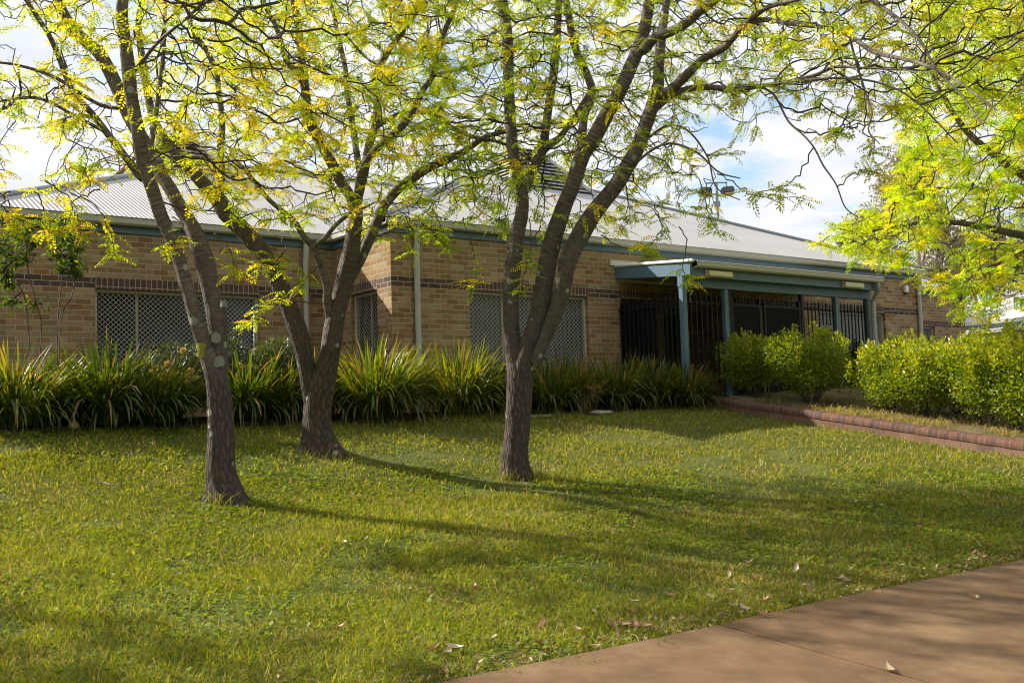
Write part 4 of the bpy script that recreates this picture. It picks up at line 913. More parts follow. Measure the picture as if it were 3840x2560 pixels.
# ------------------------------------------------------------------ eucalypts behind the building
def gum(px, py_top, py_bot, d, blobs, lab, seed):
    g = np.random.default_rng(seed)
    foot = at(px, 900, d); foot[2] = float(terrain(foot[0], foot[1]))
    root = empty('eucalypt_tree', tuple(foot), 0., label=lab, cat='tree', group='eucalypts beyond the building')
    Vs, Fs, UVs, Cs, off = [], [], [], [], 0; nodes = []
    cpts = []
    for bx, by, bw, bh, bn in blobs:
        c = at(bx, by, d + g.normal(0, .8)); k = S/FPX*d
        p = g.normal(0, 1, (bn,3)); p /= np.linalg.norm(p, axis=1)[:,None]; p = p*g.random((bn,1))**.5*np.array([bw*k, min(bw,bh)*k, bh*k]) + c
        cpts.append(p)
        mid = (foot + c)/2 + np.array([g.normal(0,.4), 0, .5]); st = foot + (c-foot)*np.array([.1,.1,.35])
        path = catmull(np.array([foot+[0,0,-.2], st, mid, c]), 40); rad = np.linspace(.24, .05, 40)
        v, f, u, cc = limb_mesh(path, rad, np.zeros(40), 8, seed); Vs.append(v-foot); Fs.append(f+off); off += len(v)
        nodes.append(path[18:])
    mesh_np('trunk', np.vstack(Vs), np.vstack(Fs), M['gumbark'], smooth=True, parent=root)
    att = np.vstack(cpts)
    pos, par, dirs = colonize(np.vstack(nodes), att[g.random(len(att)) < .25], D=.35, di=4, dk=.6, iters=50)
    nb = len(np.vstack(nodes)); idx = np.arange(nb, len(pos))
    Vt, Ft = twig_tubes(pos[par[idx]], pos[idx], np.full(len(idx), .03), np.full(len(idx), .02))
    n = 7; O = np.repeat(att, n, 0) + g.normal(0, .20, (len(att)*n,3)); N = len(O)
    dv = g.normal(0, .6, (N,3)) + [0,0,-.8]; dv /= np.linalg.norm(dv, axis=1)[:,None]
    s = np.cross(dv, g.normal(0, 1, (N,3))); s /= np.linalg.norm(s, axis=1)[:,None]
    L = g.uniform(.14, .30, (N,1)); w = .035
    V = np.stack([O, O+dv*L*.45+s*w, O+dv*L, O+dv*L*.45-s*w], 1).reshape(-1,3)
    base = np.array([.19,.19,.085]); alt = np.array([.30,.26,.13])
    t = np.clip(.5+.5*vnoise(np.repeat(att, n, 0)*.7, 3)[:,None] + g.normal(0,.2,(N,1)), 0, 1)
    c = np.repeat(base*(1-t)+alt*t, 4, 0)
    mesh_np('crown', np.vstack([Vt, V])-foot, np.vstack([Ft, np.arange(N*4).reshape(-1,4)+len(Vt)]), [M['twig'], M['gum']], np.vstack([np.full((len(Vt),3),.06), c]), mi=np.concatenate([np.zeros(len(Ft)), np.ones(N)]), parent=root)
gum(2110, 330, 900, 44, [(2065,430,60,50,420),(2010,520,60,45,420),(2090,380,50,45,300),(2000,590,40,22,200),(2130,470,50,50,260)], 'olive brown eucalypt rising behind the right end of the roof', 3)
gum(2165, 300, 900, 47, [(2160,540,60,60,300),(2220,600,60,60,320),(2140,630,55,35,260),(2270,560,70,70,320)], 'thin eucalypt with pale trunks seen through the golden tree', 5)
gum(2270, 300, 900, 52, [(2230,640,45,40,260),(2290,620,70,60,340),(2350,560,80,80,300)], 'dark eucalypt above the distant building', 8)
# ------------------------------------------------------------------ strappy clumps
def blades(base, dirs, L, w, arch, k=5, col=None, twist=.5):
    n = len(base); t = np.linspace(0, 1, k+1)
    out = dirs.copy(); out[:,2] = 0; out /= np.linalg.norm(out, axis=1)[:,None]+1e-9
    P = np.zeros((n,k+1,3)); el = np.arctan2(dirs[:,2], np.hypot(dirs[:,0], dirs[:,1])); cur = base.copy(); P[:,0] = cur
    for i in range(1, k+1):
        e = el - arch*(t[i]**1.6)
        st = out*np.cos(e)[:,None] + np.array([[0,0,1.]])*np.sin(e)[:,None]
        cur = cur + st*(L/k)[:,None]; P[:,i] = cur
    side = np.cross(out, [0,0,1.]); a = rng.uniform(-twist, twist, n)[:,None]
    side = side*np.cos(a) + out*np.sin(a)
    wid = w[:,None]*np.array([.8]+[1.]*(k-1)+[.12])[None,:] if k > 1 else w[:,None]*np.array([1,.15])[None,:]
    V = np.stack([P-side[:,None,:]*wid[...,None]/2, P+side[:,None,:]*wid[...,None]/2], 2).reshape(-1,3)
    i = (np.arange(n)[:,None]*(2*(k+1)) + np.arange(k)[None,:]*2).ravel()
    F = np.stack([i, i+1, i+3, i+2], 1)
    c = None
    if col is not None: c = np.repeat(col, 2*(k+1), 0)
    return V, F, c, t
def clump(px, vv, hgt, rad, n, lab, dry=.06, yel=.0, uu=None, lean=0.):
    n = int(n*1.5); hgt = hgt*.84; yel = yel*.7
    if uu is None:
        d_ = ray(px, 980); t = (vv + 14.773)/(d_[0]*-SA + d_[1]*CA); x, y = d_[0]*t, t
    else: x, y, _ = B2W(uu, vv)
    z = float(terrain(x, y)) + .01; base = np.array([x, y, z])
    root = empty('strappy_plant', tuple(base), 0., label=lab, cat='plant', group='strappy plants along the wall')
    a = rng.uniform(0, 2*PI, n); r = rad*.42*np.sqrt(rng.random(n))
    b = np.column_stack([np.cos(a)*r, np.sin(a)*r, np.zeros(n)])
    spread = (r/(rad*.42))*.75 + rng.normal(0, .16, n)
    a2 = a + rng.normal(0, .5, n)
    d = np.column_stack([np.cos(a2)*np.abs(spread)+lean, np.sin(a2)*np.abs(spread), np.full(n, 1.)])
    L = hgt*rng.uniform(.6, 1.22, n); arch = np.clip(rng.normal(1.15, .75, n), .1, 3.)*(0.5+.7*np.abs(spread))
    k = 6
    g1, g2, ye, dr_ = np.array([.035,.07,.011]), np.array([.065,.115,.013]), np.array([.19,.225,.014]), np.array([.24,.165,.07])
    m = rng.random(n); c = np.where((m < dry)[:,None], dr_, np.where((m < dry+yel)[:,None], ye, np.where((m < .55)[:,None], g1, g2)))*rng.uniform(.75, 1.2, (n,1))
    V, F, cc, t = blades(b, d, L, rng.uniform(.013, .026, n), arch, k, c)
    tipf = np.tile(np.repeat(np.linspace(0, 1, k+1), 2), n)[:,None]**6*(rng.random(n)[:,None].repeat(2*(k+1), 1).reshape(-1,1) < .4)
    cc = cc*(1-.7*tipf) + .7*tipf*np.array([.30,.20,.08])
    mesh_np('foliage', V, F, M['strap'], cc, parent=root)
for a in [
 (30,-1.35,1.12,.75,520,'tall sunlit strappy plant at the far left edge below the thin saplings',.05,.25),
 (120,-.9,.95,.6,330,'dark strappy plant squeezed behind the leftmost sunlit one',.05,.02),
 (245,-1.3,1.2,.85,700,'broad dark green strappy plant left of the cream flowers',.05,.03),
 (360,-1.4,1.0,.6,360,'narrow strappy plant between the broad dark one and the front left trunk',.06,.02),
 (560,-1.35,1.05,.7,450,'shaded strappy plant just right of the front left trunk',.07,.0),
 (650,-1.2,1.05,.7,430,'shaded strappy plant left of the middle trunk',.06,.05),
 (720,-.4,1.1,.6,330,'strappy plant behind the forked trunk of the middle tree below the downpipe',.05,.1),
 (860,-1.35,1.28,.8,820,'large bright yellow-green strappy plant right of the middle trunk',.06,.42),
 (1060,-1.3,1.28,.75,700,'bright yellow-green strappy plant left of the single trunk under the corner downpipe',.06,.42),
 (1150,-1.1,1.0,.5,260,'dark strappy plant directly behind the single trunk',.08,.08),
 (1265,-1.35,1.05,.6,420,'dark strappy plant immediately right of the single trunk',.08,.05),
 (1335,-1.35,1.0,.5,330,'straw-brown drying strappy plant below the grilled window',.55,.08),
 (1415,-1.35,1.1,.65,480,'green strappy plant in front of the brick pier left of the porch',.10,.06),
 (1500,-1.4,1.05,.6,430,'strappy plant in front of the black picket fence',.12,.05),
 (1575,-1.75,.92,.6,430,'wispy strappy plant at the foot of the left porch post beside the kerb end',.25,.03),
 (1300,-.5,1.2,.6,360,'tall strappy plant against the wall below the window behind the drying one',.10,.10),
 (1480,-.6,1.15,.5,300,'strappy plant growing tight against the fence corner',.12,.06)]: clump(*a)
# ------------------------------------------------------------------ leafy shrubs
def shrub_leaves(n, lobes, size, cols, g, up=.35):
    ks = np.array([l[1]*l[1]*l[2] for l in lobes]); ks = (n*ks/ks.sum()).astype(int); O, D = [], []
    for (c, rx, rz), k in zip(lobes, ks):
        p = g.normal(0, 1, (k,3)); p /= np.linalg.norm(p, axis=1)[:,None]
        rr = g.random((k,1))**.33*(1+.16*vnoise(p*2.6+np.array(c)*3, 5)[:,None])
        O.append(np.array(c)+p*rr*[rx,rx,rz]); D.append(p)
    O, D = np.vstack(O), np.vstack(D); N = len(O)
    d = D*.8 + g.normal(0, .6, (N,3)) + [0,0,up]; d /= np.linalg.norm(d, axis=1)[:,None]
    s = np.cross(d, g.normal(0, 1, (N,3))+[0,0,1.5]); s /= np.linalg.norm(s, axis=1)[:,None]; nn = np.cross(s, d)
    L = g.uniform(*size, (N,1)); w = L*.27
    V = np.stack([O, O+d*L*.5+s*w+nn*w*.3, O+d*L-nn*L*.12, O+d*L*.5-s*w+nn*w*.3], 1).reshape(-1,3)
    m = g.random((N,1)); top = np.clip((O[:,2:3]-.25)/.7, 0, 1)
    c = np.where(m < .45, cols[0], np.where(m < .8, cols[1], cols[2]))*g.uniform(.8, 1.2, (N,1))
    return V, np.arange(N*4).reshape(-1,4), np.repeat(c, 4, 0)
MUR = (np.array([.10,.18,.010]), np.array([.20,.28,.012]), np.array([.36,.37,.014]))
def shrub(px, uu, h, r, n, lab, seed, name='leafy_shrub', cols=MUR, group='leafy shrubs behind the brick kerb', shoots=34, size=(.032,.058)):
    n = int(n*1.7)
    g = np.random.default_rng(seed)
    d_ = ray(px, 930); t = ((uu + P0[0]*CA + P0[1]*SA))/(d_[0]*CA + d_[1]*SA); x, y = d_[0]*t, t
    u, v = W2uv(x, y); z = float(rbed_z(np.array([x]), np.array([y]), np.array([u]), np.array([v]))[0]) if v < -1.95 else P0[2]+.1
    base = np.array([x, y, z]); root = empty(name, tuple(base), 0., label=lab, cat='shrub', group=group)
    lobes = [((g.uniform(-.55,.55)*r, g.uniform(-.55,.55)*r, g.uniform(.38,.78)*h), r*g.uniform(.38,.62), h*g.uniform(.2,.34)) for _ in range(11)]
    lobes += [((0,0,.5*h), r*.75, h*.4)]
    for _ in range(shoots):                                   # upright young shoots that break the outline
        a = g.uniform(0, 2*PI); q = r*math.sqrt(g.random())*.9; lobes.append(((math.cos(a)*q, math.sin(a)*q, h*(.97-.3*(q/r)**2)+g.uniform(-.06,.13)), .055, .17))
    V, F, c = shrub_leaves(n, lobes[:12], size, cols, g)
    V2, F2, c2 = shrub_leaves(shoots*42, lobes[12:], (.05,.085), (cols[1], cols[2], cols[2]), g, .7)
    mesh_np('foliage', np.vstack([V, V2]), np.vstack([F, F2+len(V)]), M['shrub'], np.vstack([c, c2]), parent=root)
    P, Q = [], []
    for _ in range(16):
        a = g.uniform(0, 2*PI); q = r*g.uniform(.2,.8); e = np.array([math.cos(a)*q, math.sin(a)*q, h*g.uniform(.4,.8)]); P.append([math.cos(a)*.06, math.sin(a)*.06, -.03]); Q.append(e)
    Vt, Ft = twig_tubes(np.array(P), np.array(Q), np.full(16,.011), np.full(16,.005)); mesh_np('stem', Vt, Ft, M['twig'], parent=root)
for i, a in enumerate([
 (1728,6.3,.98,.62,5200,'shaded leafy shrub hiding the foot of the second porch post'),
 (1862,6.5,1.16,.82,9500,'tall rounded leafy shrub in front of the porch picket fence'),
 (2045,6.6,1.0,.72,7600,'bright leafy shrub in front of the porch downpipe and the short window'),
 (2140,6.5,1.0,.66,6800,'leafy shrub below the end of the brick wall beside the kerb'),
 (2205,7.4,1.1,.7,6000,'leafy shrub set back between two front ones below the distant building'),
 (2262,6.5,1.18,.75,8200,'tall yellow-tipped leafy shrub below the roller door'),
 (2345,6.4,1.2,.75,8200,'yellow-tipped leafy shrub cut by the right edge of the picture'),
 (2090,8.6,1.0,.7,4500,'low leafy shrub far back by the corner downpipe'),
 (2300,8.4,1.35,.8,6000,'leafy shrub at the back under the golden tree'),]): shrub(*a, seed=20+i)
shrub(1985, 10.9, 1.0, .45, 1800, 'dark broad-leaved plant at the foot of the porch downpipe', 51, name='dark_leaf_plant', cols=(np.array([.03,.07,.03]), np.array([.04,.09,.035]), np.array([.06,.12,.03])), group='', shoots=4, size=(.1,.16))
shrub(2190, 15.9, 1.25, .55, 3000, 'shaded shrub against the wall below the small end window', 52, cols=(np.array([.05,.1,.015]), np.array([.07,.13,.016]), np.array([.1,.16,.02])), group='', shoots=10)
# flowering shrub with cream puffs
def flower_bush(px, vv, lab, spots, r, h, seed):
    g = np.random.default_rng(seed)
    d_ = ray(px, 980); t = (vv + 14.773)/(d_[0]*-SA + d_[1]*CA); x, y = d_[0]*t, t; base = np.array([x, y, float(terrain(x,y))])
    root = empty('flowering_shrub', tuple(base), 0., label=lab, cat='shrub', group='cream flowering shrubs')
    lobes = [((g.uniform(-.6,.6)*r, g.uniform(-.5,.5)*r, g.uniform(.35,.8)*h), r*g.uniform(.3,.55), h*g.uniform(.2,.33)) for _ in range(9)]
    V, F, c = shrub_leaves(5200, lobes, (.06,.12), (np.array([.03,.05,.02]), np.array([.045,.07,.028]), np.array([.07,.09,.04])), g, .1)
    w = V.reshape(-1,4,3); mid = (w[:,1]+w[:,3])/2; w[:,1] = mid+(w[:,1]-mid)*.35; w[:,3] = mid+(w[:,3]-mid)*.35
    mesh_np('foliage', w.reshape(-1,3), F, M['shrub'], c, parent=root)
    for (fx, fy) in spots:
        p = at(fx, fy, y-r*.75)-base; k = 130
        dv = g.normal(0, 1, (k,3)); dv /= np.linalg.norm(dv, axis=1)[:,None]
        cream = np.array([.55,.47,.26]) if g.random() < .6 else np.array([.62,.60,.47])
        Vt, Ft = twig_tubes(np.repeat(p[None], k, 0)+dv*.008, p+dv*g.uniform(.035,.055,(k,1)), np.full(k,.003), np.full(k,.0022), 3)
        mesh_np('flower', Vt, Ft, M['shrub'], np.full((len(Vt),3), 1.)*cream, parent=root)
flower_bush(425, -.9, 'shrub with cream puff flowers left of the front left trunk', [(368,846),(385,835),(392,850),(383,866),(400,858),(412,860),(430,862),(438,852),(432,878),(448,868),(434,896),(420,800+5),(376,860)], .75, 1.12, 61)
flower_bush(590, -.9, 'shrub with cream puff flowers seen between the two left trunks', [(549,838),(556,846),(565,843),(562,855),(570,857),(590,847),(574,840),(552,858)], .7, 1.1, 62)
# thin saplings against the wall at the left
def sapling(px, vv, stems, lab, seed):
    g = np.random.default_rng(seed)
    d_ = ray(px, 900); t = (vv + 14.773)/(d_[0]*-SA + d_[1]*CA); x, y = d_[0]*t, t; base = np.array([x, y, float(terrain(x,y))])
    root = empty('thin_sapling', tuple(base), 0., label=lab, cat='sapling')
    P, Q, O = [], [], []
    for pts, tufts in stems:
        w = np.array([at(a, b_, y + g.normal(0,.05)) for a, b_ in pts]); w = np.vstack([base, w]); c = catmull(w, 20); P.append(c[:-1]); Q.append(c[1:])
        for a, b_, s_, n in tufts:
            o = at(a, b_, y + g.normal(0, .1)); j = np.linalg.norm(c-o, axis=1).argmin()
            for _ in range(max(2, n//14)):
                e = o + g.normal(0, s_*.6*S/FPX*y, 3); P.append(c[j][None]); Q.append(e[None])
            O.append(o + g.normal(0, 1, (n,3))*s_*S/FPX*y*[1,.8,.8])
    P, Q, O = np.vstack(P), np.vstack(Q), np.vstack(O); N = len(O)
    Vt, Ft = twig_tubes(P, Q, np.full(len(P),.009), np.full(len(P),.006))
    mesh_np('stem', Vt-base, Ft, M['twig'], parent=root)
    d = g.normal(0, .8, (N,3)) + [0,0,-.25]; d /= np.linalg.norm(d, axis=1)[:,None]; s = np.cross(d, g.normal(0,1,(N,3))+[0,0,1]); s /= np.linalg.norm(s, axis=1)[:,None]
    L = g.uniform(.06, .12, (N,1)); w = L*.2
    V = np.stack([O, O+d*L*.5+s*w, O+d*L, O+d*L*.5-s*w], 1).reshape(-1,3)-base
    m = g.random((N,1)); c = np.where(m < .5, [.05,.10,.015], np.where(m < .85, [.08,.14,.018], [.22,.25,.02]))
    mesh_np('foliage', V, np.arange(N*4).reshape(-1,4), M['shrub'], np.repeat(c, 4, 0), parent=root)
sapling(130, -.1, [([(132,760),(137,690),(142,640),(146,560),(150,500)], [(140,520,10,90),(150,545,14,130),(165,560,12,90),(140,585,14,110),(165,600,12,100),(130,560,9,60),(175,625,8,50),(185,570,8,30),(140,620,8,40)]),([(140,740),(165,680),(170,620),(160,560)], [(150,610,8,40),(190,610,6,20)])], 'thin leafy sapling against the wall beside the left window', 71)
sapling(75, -.1, [([(95,770),(85,700),(68,640),(60,580),(62,520)], [(62,525,10,70),(50,545,12,80),(75,560,10,60),(60,590,10,70),(80,700,10,40)]),([(60,700),(25,640),(12,590),(10,560)], [(10,575,16,120),(5,610,16,130),(15,650,14,100),(35,600,10,50),(5,545,12,60),(20,690,12,60)])], 'thin leafy sapling at the far left edge of the wall', 72)
# ------------------------------------------------------------------ grass
def in_lawn(u, v):
    return (v > -10.5) & (v < -1.72 + .10*np.sin(u*3.1) + .07*np.sin(u*7.7)) & ~((u > KU0-.01) & (v > -9.8))
def scatter(n, dmin, dmax, marg=.06):
    y = np.sqrt(rng.uniform(dmin**2, dmax**2, n)); x = y*rng.uniform(-.5-marg, .5+marg, n)
    return x, y
GV, GF, GC, goff = [], [], [], 0
def add_grass(x, y, h, w, arch, col, k=2, spread=.55):
    global goff
    n = len(x); z = terrain(x, y) - .004
    a = rng.uniform(0, 2*PI, n); sp = np.abs(rng.normal(0, spread, n))
    d = np.column_stack([np.cos(a)*sp, np.sin(a)*sp, np.ones(n)])
    V, F, c, t = blades(np.column_stack([x, y, z]), d, h, w, arch, k, col, 1.5)
    GV.append(V); GF.append(F+goff); GC.append(c); goff += len(V)
def grass_cols(x, y, n):
    p = np.column_stack([x, y, np.zeros(n)])
    a = vnoise(p*.8, 1); b_ = vnoise(p*2.6, 2); s = .55*a + .45*b_
    g1, g2, g3, st = np.array([.085,.125,.014]), np.array([.20,.235,.022]), np.array([.32,.325,.03]), np.array([.44,.35,.17])
    m = rng.random(n); t = np.clip(.5+.55*s, 0, 1)[:,None]
    c = g1*(1-t)+g2*t; c = np.where((m < .30)[:,None], g3*(.7+.3*t), c)
    dry = np.clip(.11 + .40*np.clip(-b_-.15, 0, 1) + .14*np.clip((x+.5)/4, 0, 1), 0, .5)
    c = np.where((rng.random(n) < dry)[:,None], st*rng.uniform(.5, 1.05, (n,1)), c)
    return c*rng.uniform(.75, 1.25, (n,1)), s
for dens, d0, d1_, hh, ww in ((150000,4.6,7.6,(.025,.07),(.0035,.0065)),(170000,7.4,11.,(.025,.075),(.005,.009)),(150000,10.8,20.,(.035,.09),(.008,.014))):
    x, y = scatter(dens, d0, d1_); u, v = W2uv(x, y); ok = in_lawn(u, v); x, y = x[ok], y[ok]; n = len(x)
    c, s = grass_cols(x, y, n)
    bare = (vnoise(np.column_stack([x*1.7, y*1.7, np.ones(n)*3]), 6) < -.52) & (rng.random(n) < .75)
    for bb, rr in ((b1,.42),(b2,.5),(b3,.34)):
        bare |= (np.hypot(x-bb[0], y-bb[1]) < rr*rng.uniform(.6,1.1,n)) & (rng.random(n) < .8)
    x, y, c, s = x[~bare], y[~bare], c[~bare], s[~bare]; n = len(x)
    h = rng.uniform(*hh, n)*(1+.5*np.clip(s, -.5, 1)); add_grass(x, y, h, rng.uniform(*ww, n), rng.uniform(.2, 1.6, n), c)
# longer tufts: round the trunks, along kerb, bed and path edge, and scattered in the lawn
def tufts(cs, n, h, spread=.7, colr=None):
    for cx, cy, rad in cs:
        m = n; x = cx + rng.normal(0, rad, m); y = cy + rng.normal(0, rad, m)
        c, s = grass_cols(x, y, m); add_grass(x, y, h*rng.uniform(.5, 1.2, m), rng.uniform(.004, .007, m), rng.uniform(.3, 1.5, m), c if colr is None else colr*rng.uniform(.7,1.2,(m,1)), 3, spread)
tufts([(b1[0]+.02, b1[1]-.16, .05), (b1[0]-.1,b1[1]-.12,.05)], 22, .26, .5, np.array([.24,.24,.06]))
tufts([(b3[0]+.22, b3[1]-.05, .12),(b3[0]+.35,b3[1]+.05,.14),(b3[0]+.55,b3[1]+.05,.2),(b3[0]-.1,b3[1]-.12,.06)], 130, .17, .35)
tufts([(b2[0]-.2, b2[1]-.3, .15),(b2[0]+.3,b2[1]-.25,.15)], 60, .14, .5)
cs = []
for u in np.arange(-9, 5.2, .25): p_ = B2W(u+rng.normal(0,.1), -1.72+rng.normal(0,.08)); cs.append((p_[0], p_[1], .10))
tufts(cs, 16, .13, .5)
cs = []
for u in np.arange(-9, 6, .16): p_ = B2W(u+rng.normal(0,.08), -10.46+rng.normal(0,.06)); cs.append((p_[0], p_[1], .06))
tufts(cs, 26, .085, .9)
cs = []
for v in np.arange(-9.6, -2.1, .22):
    if rng.random() < .6: p_ = B2W(KU0-.05-abs(rng.normal(0,.06)), v); cs.append((p_[0], p_[1], .05))
tufts(cs, 16, .10, .8)
x, y = scatter(260, 5, 12.); u, v = W2uv(x, y); ok = in_lawn(u, v)
tufts([(a, b_, .05) for a, b_ in zip(x[ok], y[ok])], 15, .085, .8)
o = mesh_np('grass', np.vstack(GV), np.vstack(GF), M['grass'], np.vstack(GC)); tag(o, 'mown green and straw coloured lawn grass growing under the trees', 'grass', kind='stuff')
print('grass verts', goff)
# clover and small weeds lying low in the lawn
x, y = scatter(60000, 4.6, 13.); u, v = W2uv(x, y); cl = vnoise(np.column_stack([x*1.1, y*1.1, np.ones(len(x))*9]), 12)
ok = in_lawn(u, v) & (cl + rng.normal(0,.3,len(x)) > -.05); x, y = x[ok], y[ok]; n = len(x)
O = np.column_stack([x, y, terrain(x,y)+rng.uniform(.012,.04,n)]); a = rng.uniform(0,2*PI,n); r = rng.uniform(.006,.013,n)*(1+.06*y)
nx = np.column_stack([np.cos(a), np.sin(a), rng.normal(0,.35,n)]); ny = np.column_stack([-np.sin(a), np.cos(a), rng.normal(0,.35,n)])
V = np.stack([O-nx*r[:,None], O-ny*r[:,None], O+nx*r[:,None], O+ny*r[:,None]], 1).reshape(-1,3)
c = np.array([.12,.19,.018])*rng.uniform(.5,1.4,(n,1)) + np.array([.05,.03,0])*rng.random((n,1))
o = mesh_np('clover', V, np.arange(n*4).reshape(-1,4), M['grass'], np.repeat(c,4,0)); tag(o, 'small clover leaves and weeds low in the lawn', 'weeds', kind='stuff')
# dry weeds in the raised bed
GV, GF, GC, goff = [], [], [], 0
def rb(u, v):
    p = np.array([B2W(a, b_) for a, b_ in zip(u, v)]); return p[:,0], p[:,1], rbed_z(p[:,0], p[:,1], u, v)
n = 9000; u = KU1 + .05 + np.abs(rng.normal(0, .55, n)); v = rng.uniform(-9.5, -2.1, n)
cl = vnoise(np.column_stack([u*2, v*2, np.zeros(n)]), 3); ok = cl > -.15; u, v = u[ok], v[ok]; n = len(u); x, y, z = rb(u, v)
sp = np.abs(rng.normal(0,.8,n)); a = rng.uniform(0,2*PI,n); d = np.column_stack([np.cos(a)*sp, np.sin(a)*sp, np.ones(n)])
m = np.clip((v+4.3)/1.5, 0, 1)[:,None]
c = np.where(rng.random((n,1)) < .25+.6*m, np.array([.09,.14,.02]), np.array([.42,.33,.16]))*rng.uniform(.6,1.15,(n,1))
V, F, c, t = blades(np.column_stack([x,y,z-.005]), d, rng.uniform(.05,.2,n), rng.uniform(.005,.009,n), rng.uniform(.4,1.9,n), 3, c, 1.5)
o = mesh_np('dry_weeds', V, F, M['grass'], c); tag(o, 'dry straw-coloured weeds in the raised bed behind the kerb', 'weeds', kind='stuff')
# leaf litter and fallen leaves
def litter(x, y, z, size, cols):
    n = len(x); a = rng.uniform(0,2*PI,n); L = rng.uniform(*size,n); O = np.column_stack([x,y,z])
    d = np.column_stack([np.cos(a), np.sin(a), rng.normal(0,.25,n)]); s = np.column_stack([-np.sin(a), np.cos(a), rng.normal(0,.3,n)])
    V = np.stack([O-d*L[:,None]/2, O-s*L[:,None]*.16+[0,0,.004], O+d*L[:,None]/2, O+s*L[:,None]*.16+[0,0,.004]], 1).reshape(-1,3)
    c = np.array(cols)[rng.integers(0, len(cols), n)]*rng.uniform(.6,1.2,(n,1)); return V, np.arange(n*4).reshape(-1,4), np.repeat(c,4,0)
DRY = [(.36,.26,.15),(.28,.17,.085),(.42,.33,.22),(.2,.10,.05),(.33,.2,.1)]
u = rng.uniform(-9, 6, 2600); v = -10.46 + np.abs(rng.normal(0, .16, 2600)) - rng.random(2600)*.1; p = np.array([B2W(a,b_) for a,b_ in zip(u,v)])
x2, y2 = scatter(900, 4.8, 14.); uu, v2 = W2uv(x2, y2); ok = in_lawn(uu, v2) & (rng.random(900) < np.clip(.35+.12*(x2+1), .12, .9)); x2, y2 = x2[ok], y2[ok]
x3 = np.concatenate([p[:,0], x2]); y3 = np.concatenate([p[:,1], y2]); V, F, c = litter(x3, y3, terrain(x3,y3)+rng.uniform(.015,.035,len(x3)), (.015,.06), DRY)
u = KU1 + rng.random(1600)**1.5*3; v = rng.uniform(-9.4,-2.4,1600); x, y, z = rb(u, v); V2, F2, c2 = litter(x, y, z+.012, (.02,.06), DRY)
o = mesh_np('leaf_litter', np.vstack([V,V2]), np.vstack([F,F2+len(V)]), M['gum'], np.vstack([c,c2])); tag(o, 'scraps of dry leaf litter along the path edge and in the bed', 'leaf litter', kind='stuff')
def leaf_mesh(col, L, curl, seed):
    n = 7; V, F = [], []
    for i in range(n):
        t = i/(n-1); w = L*.19*math.sin(PI*min(1, t*1.02)**.8)+.0008
        for q in (-1,0,1): V.append((L*(t-.5), q*w + .012*math.sin(t*3+seed), curl*L*((t-.5)**2)*1.6 + abs(q)*w*.45*curl*2 + .006))
    for i in range(n-1):
        for q in range(2): F.append([i*3+q, i*3+q+1, i*3+q+4, i*3+q+3])
    me_o = mesh_np('fallen_leaf', V, F, M['gum'], np.tile(col, (len(V),1)))
    return me_o
protos = [leaf_mesh(np.array(c), L, cu, i) for i, (c, L, cu) in enumerate([((.40,.30,.19),.10,.5),((.30,.15,.06),.085,.8),((.46,.37,.26),.075,.3),((.22,.11,.055),.11,.6),((.36,.24,.11),.09,1.)])]
k = 0
def put_leaf(x, y, z, lab):
    global k
    pr = protos[k % 5]; o = pr if k < 5 else pr.copy()
    if k >= 5: C.objects.link(o)
    o.location = (x, y, z); o.rotation_euler = (rng.normal(0,.3), rng.normal(0,.3), rng.uniform(0, 2*PI)); k += 1
    tag(o, lab, 'fallen leaf', 'fallen leaves')
spots = []
while len(spots) < 74:
    if rng.random() < .62: u, v = rng.uniform(-6.6, .2), -10.4 + abs(rng.normal(0,.28))
    else: u, v = rng.uniform(-8, 3), rng.uniform(-10.2, -5.5)
    w = B2W(u, v); q = proj(np.array([w[0], w[1], float(terrain(w[0], w[1]))]))[0]
    if 10 < q[0] < 2340 and 1150 < q[1] < 1560: spots.append(w)
for w in spots: put_leaf(w[0], w[1], float(terrain(w[0], w[1]))+.022, 'dry brown leaf fallen in the grass near the path')
for px, py, lab in ((2232,1386,'pale dry leaf lying alone on the right part of the footpath'),(2046,1568-33,'dry leaf on the footpath close to the slab joint at the bottom'),(1750,1442,'small dry leaf on the left footpath slab near the grass edge')):
    d_ = ray(px, py); zt = float(terrain(*B2W(-2,-11.5)[:2]))+.02; t = (zt-CAMZ)/d_[2]; p = d_*t; u, v = W2uv(p[0], p[1])
    zz = float(terrain(p[0], p[1])) + .026
    put_leaf(p[0], p[1], zz, lab)
# small things lying about
def blob(name, px, py, r, mat, lab, cat, squash=(1,1,1), sink=.2, ns=.12):
    c_ = gb(px, py); n, m = 24, 14; V, F = [], []
    for j in range(m+1):
        for i in range(n):
            a, e = 2*PI*i/n, PI*j/m-PI/2; V.append([math.cos(a)*math.cos(e), math.sin(a)*math.cos(e), math.sin(e)])
    V = np.array(V); V = V*(1+ns*vnoise(V*2.2+px, 3))[:,None]*np.array(squash)*r
    for j in range(m):
        for i in range(n): F.append([j*n+i, j*n+(i+1)%n, (j+1)*n+(i+1)%n, (j+1)*n+i])
    o = mesh_np(name, V, F, mat, smooth=True, loc=(c_[0], c_[1], c_[2]+r*squash[2]*(1-sink))); tag(o, lab, cat); return o
M['tan'] = paint('tan_rind', (.42,.30,.13), .6, .2, 9.)
blob('tan_ball', 170, 986, .062, M['tan'], 'tan ball in the grass at the edge of the bed on the left', 'ball', sink=.3, ns=.03)
blob('concrete_lump', 1378, 951, .12, M['concrete'], 'broken grey lump of concrete in front of the bed right of the single trunk', 'rubble', (1.5,.7,.32), .3, .3)
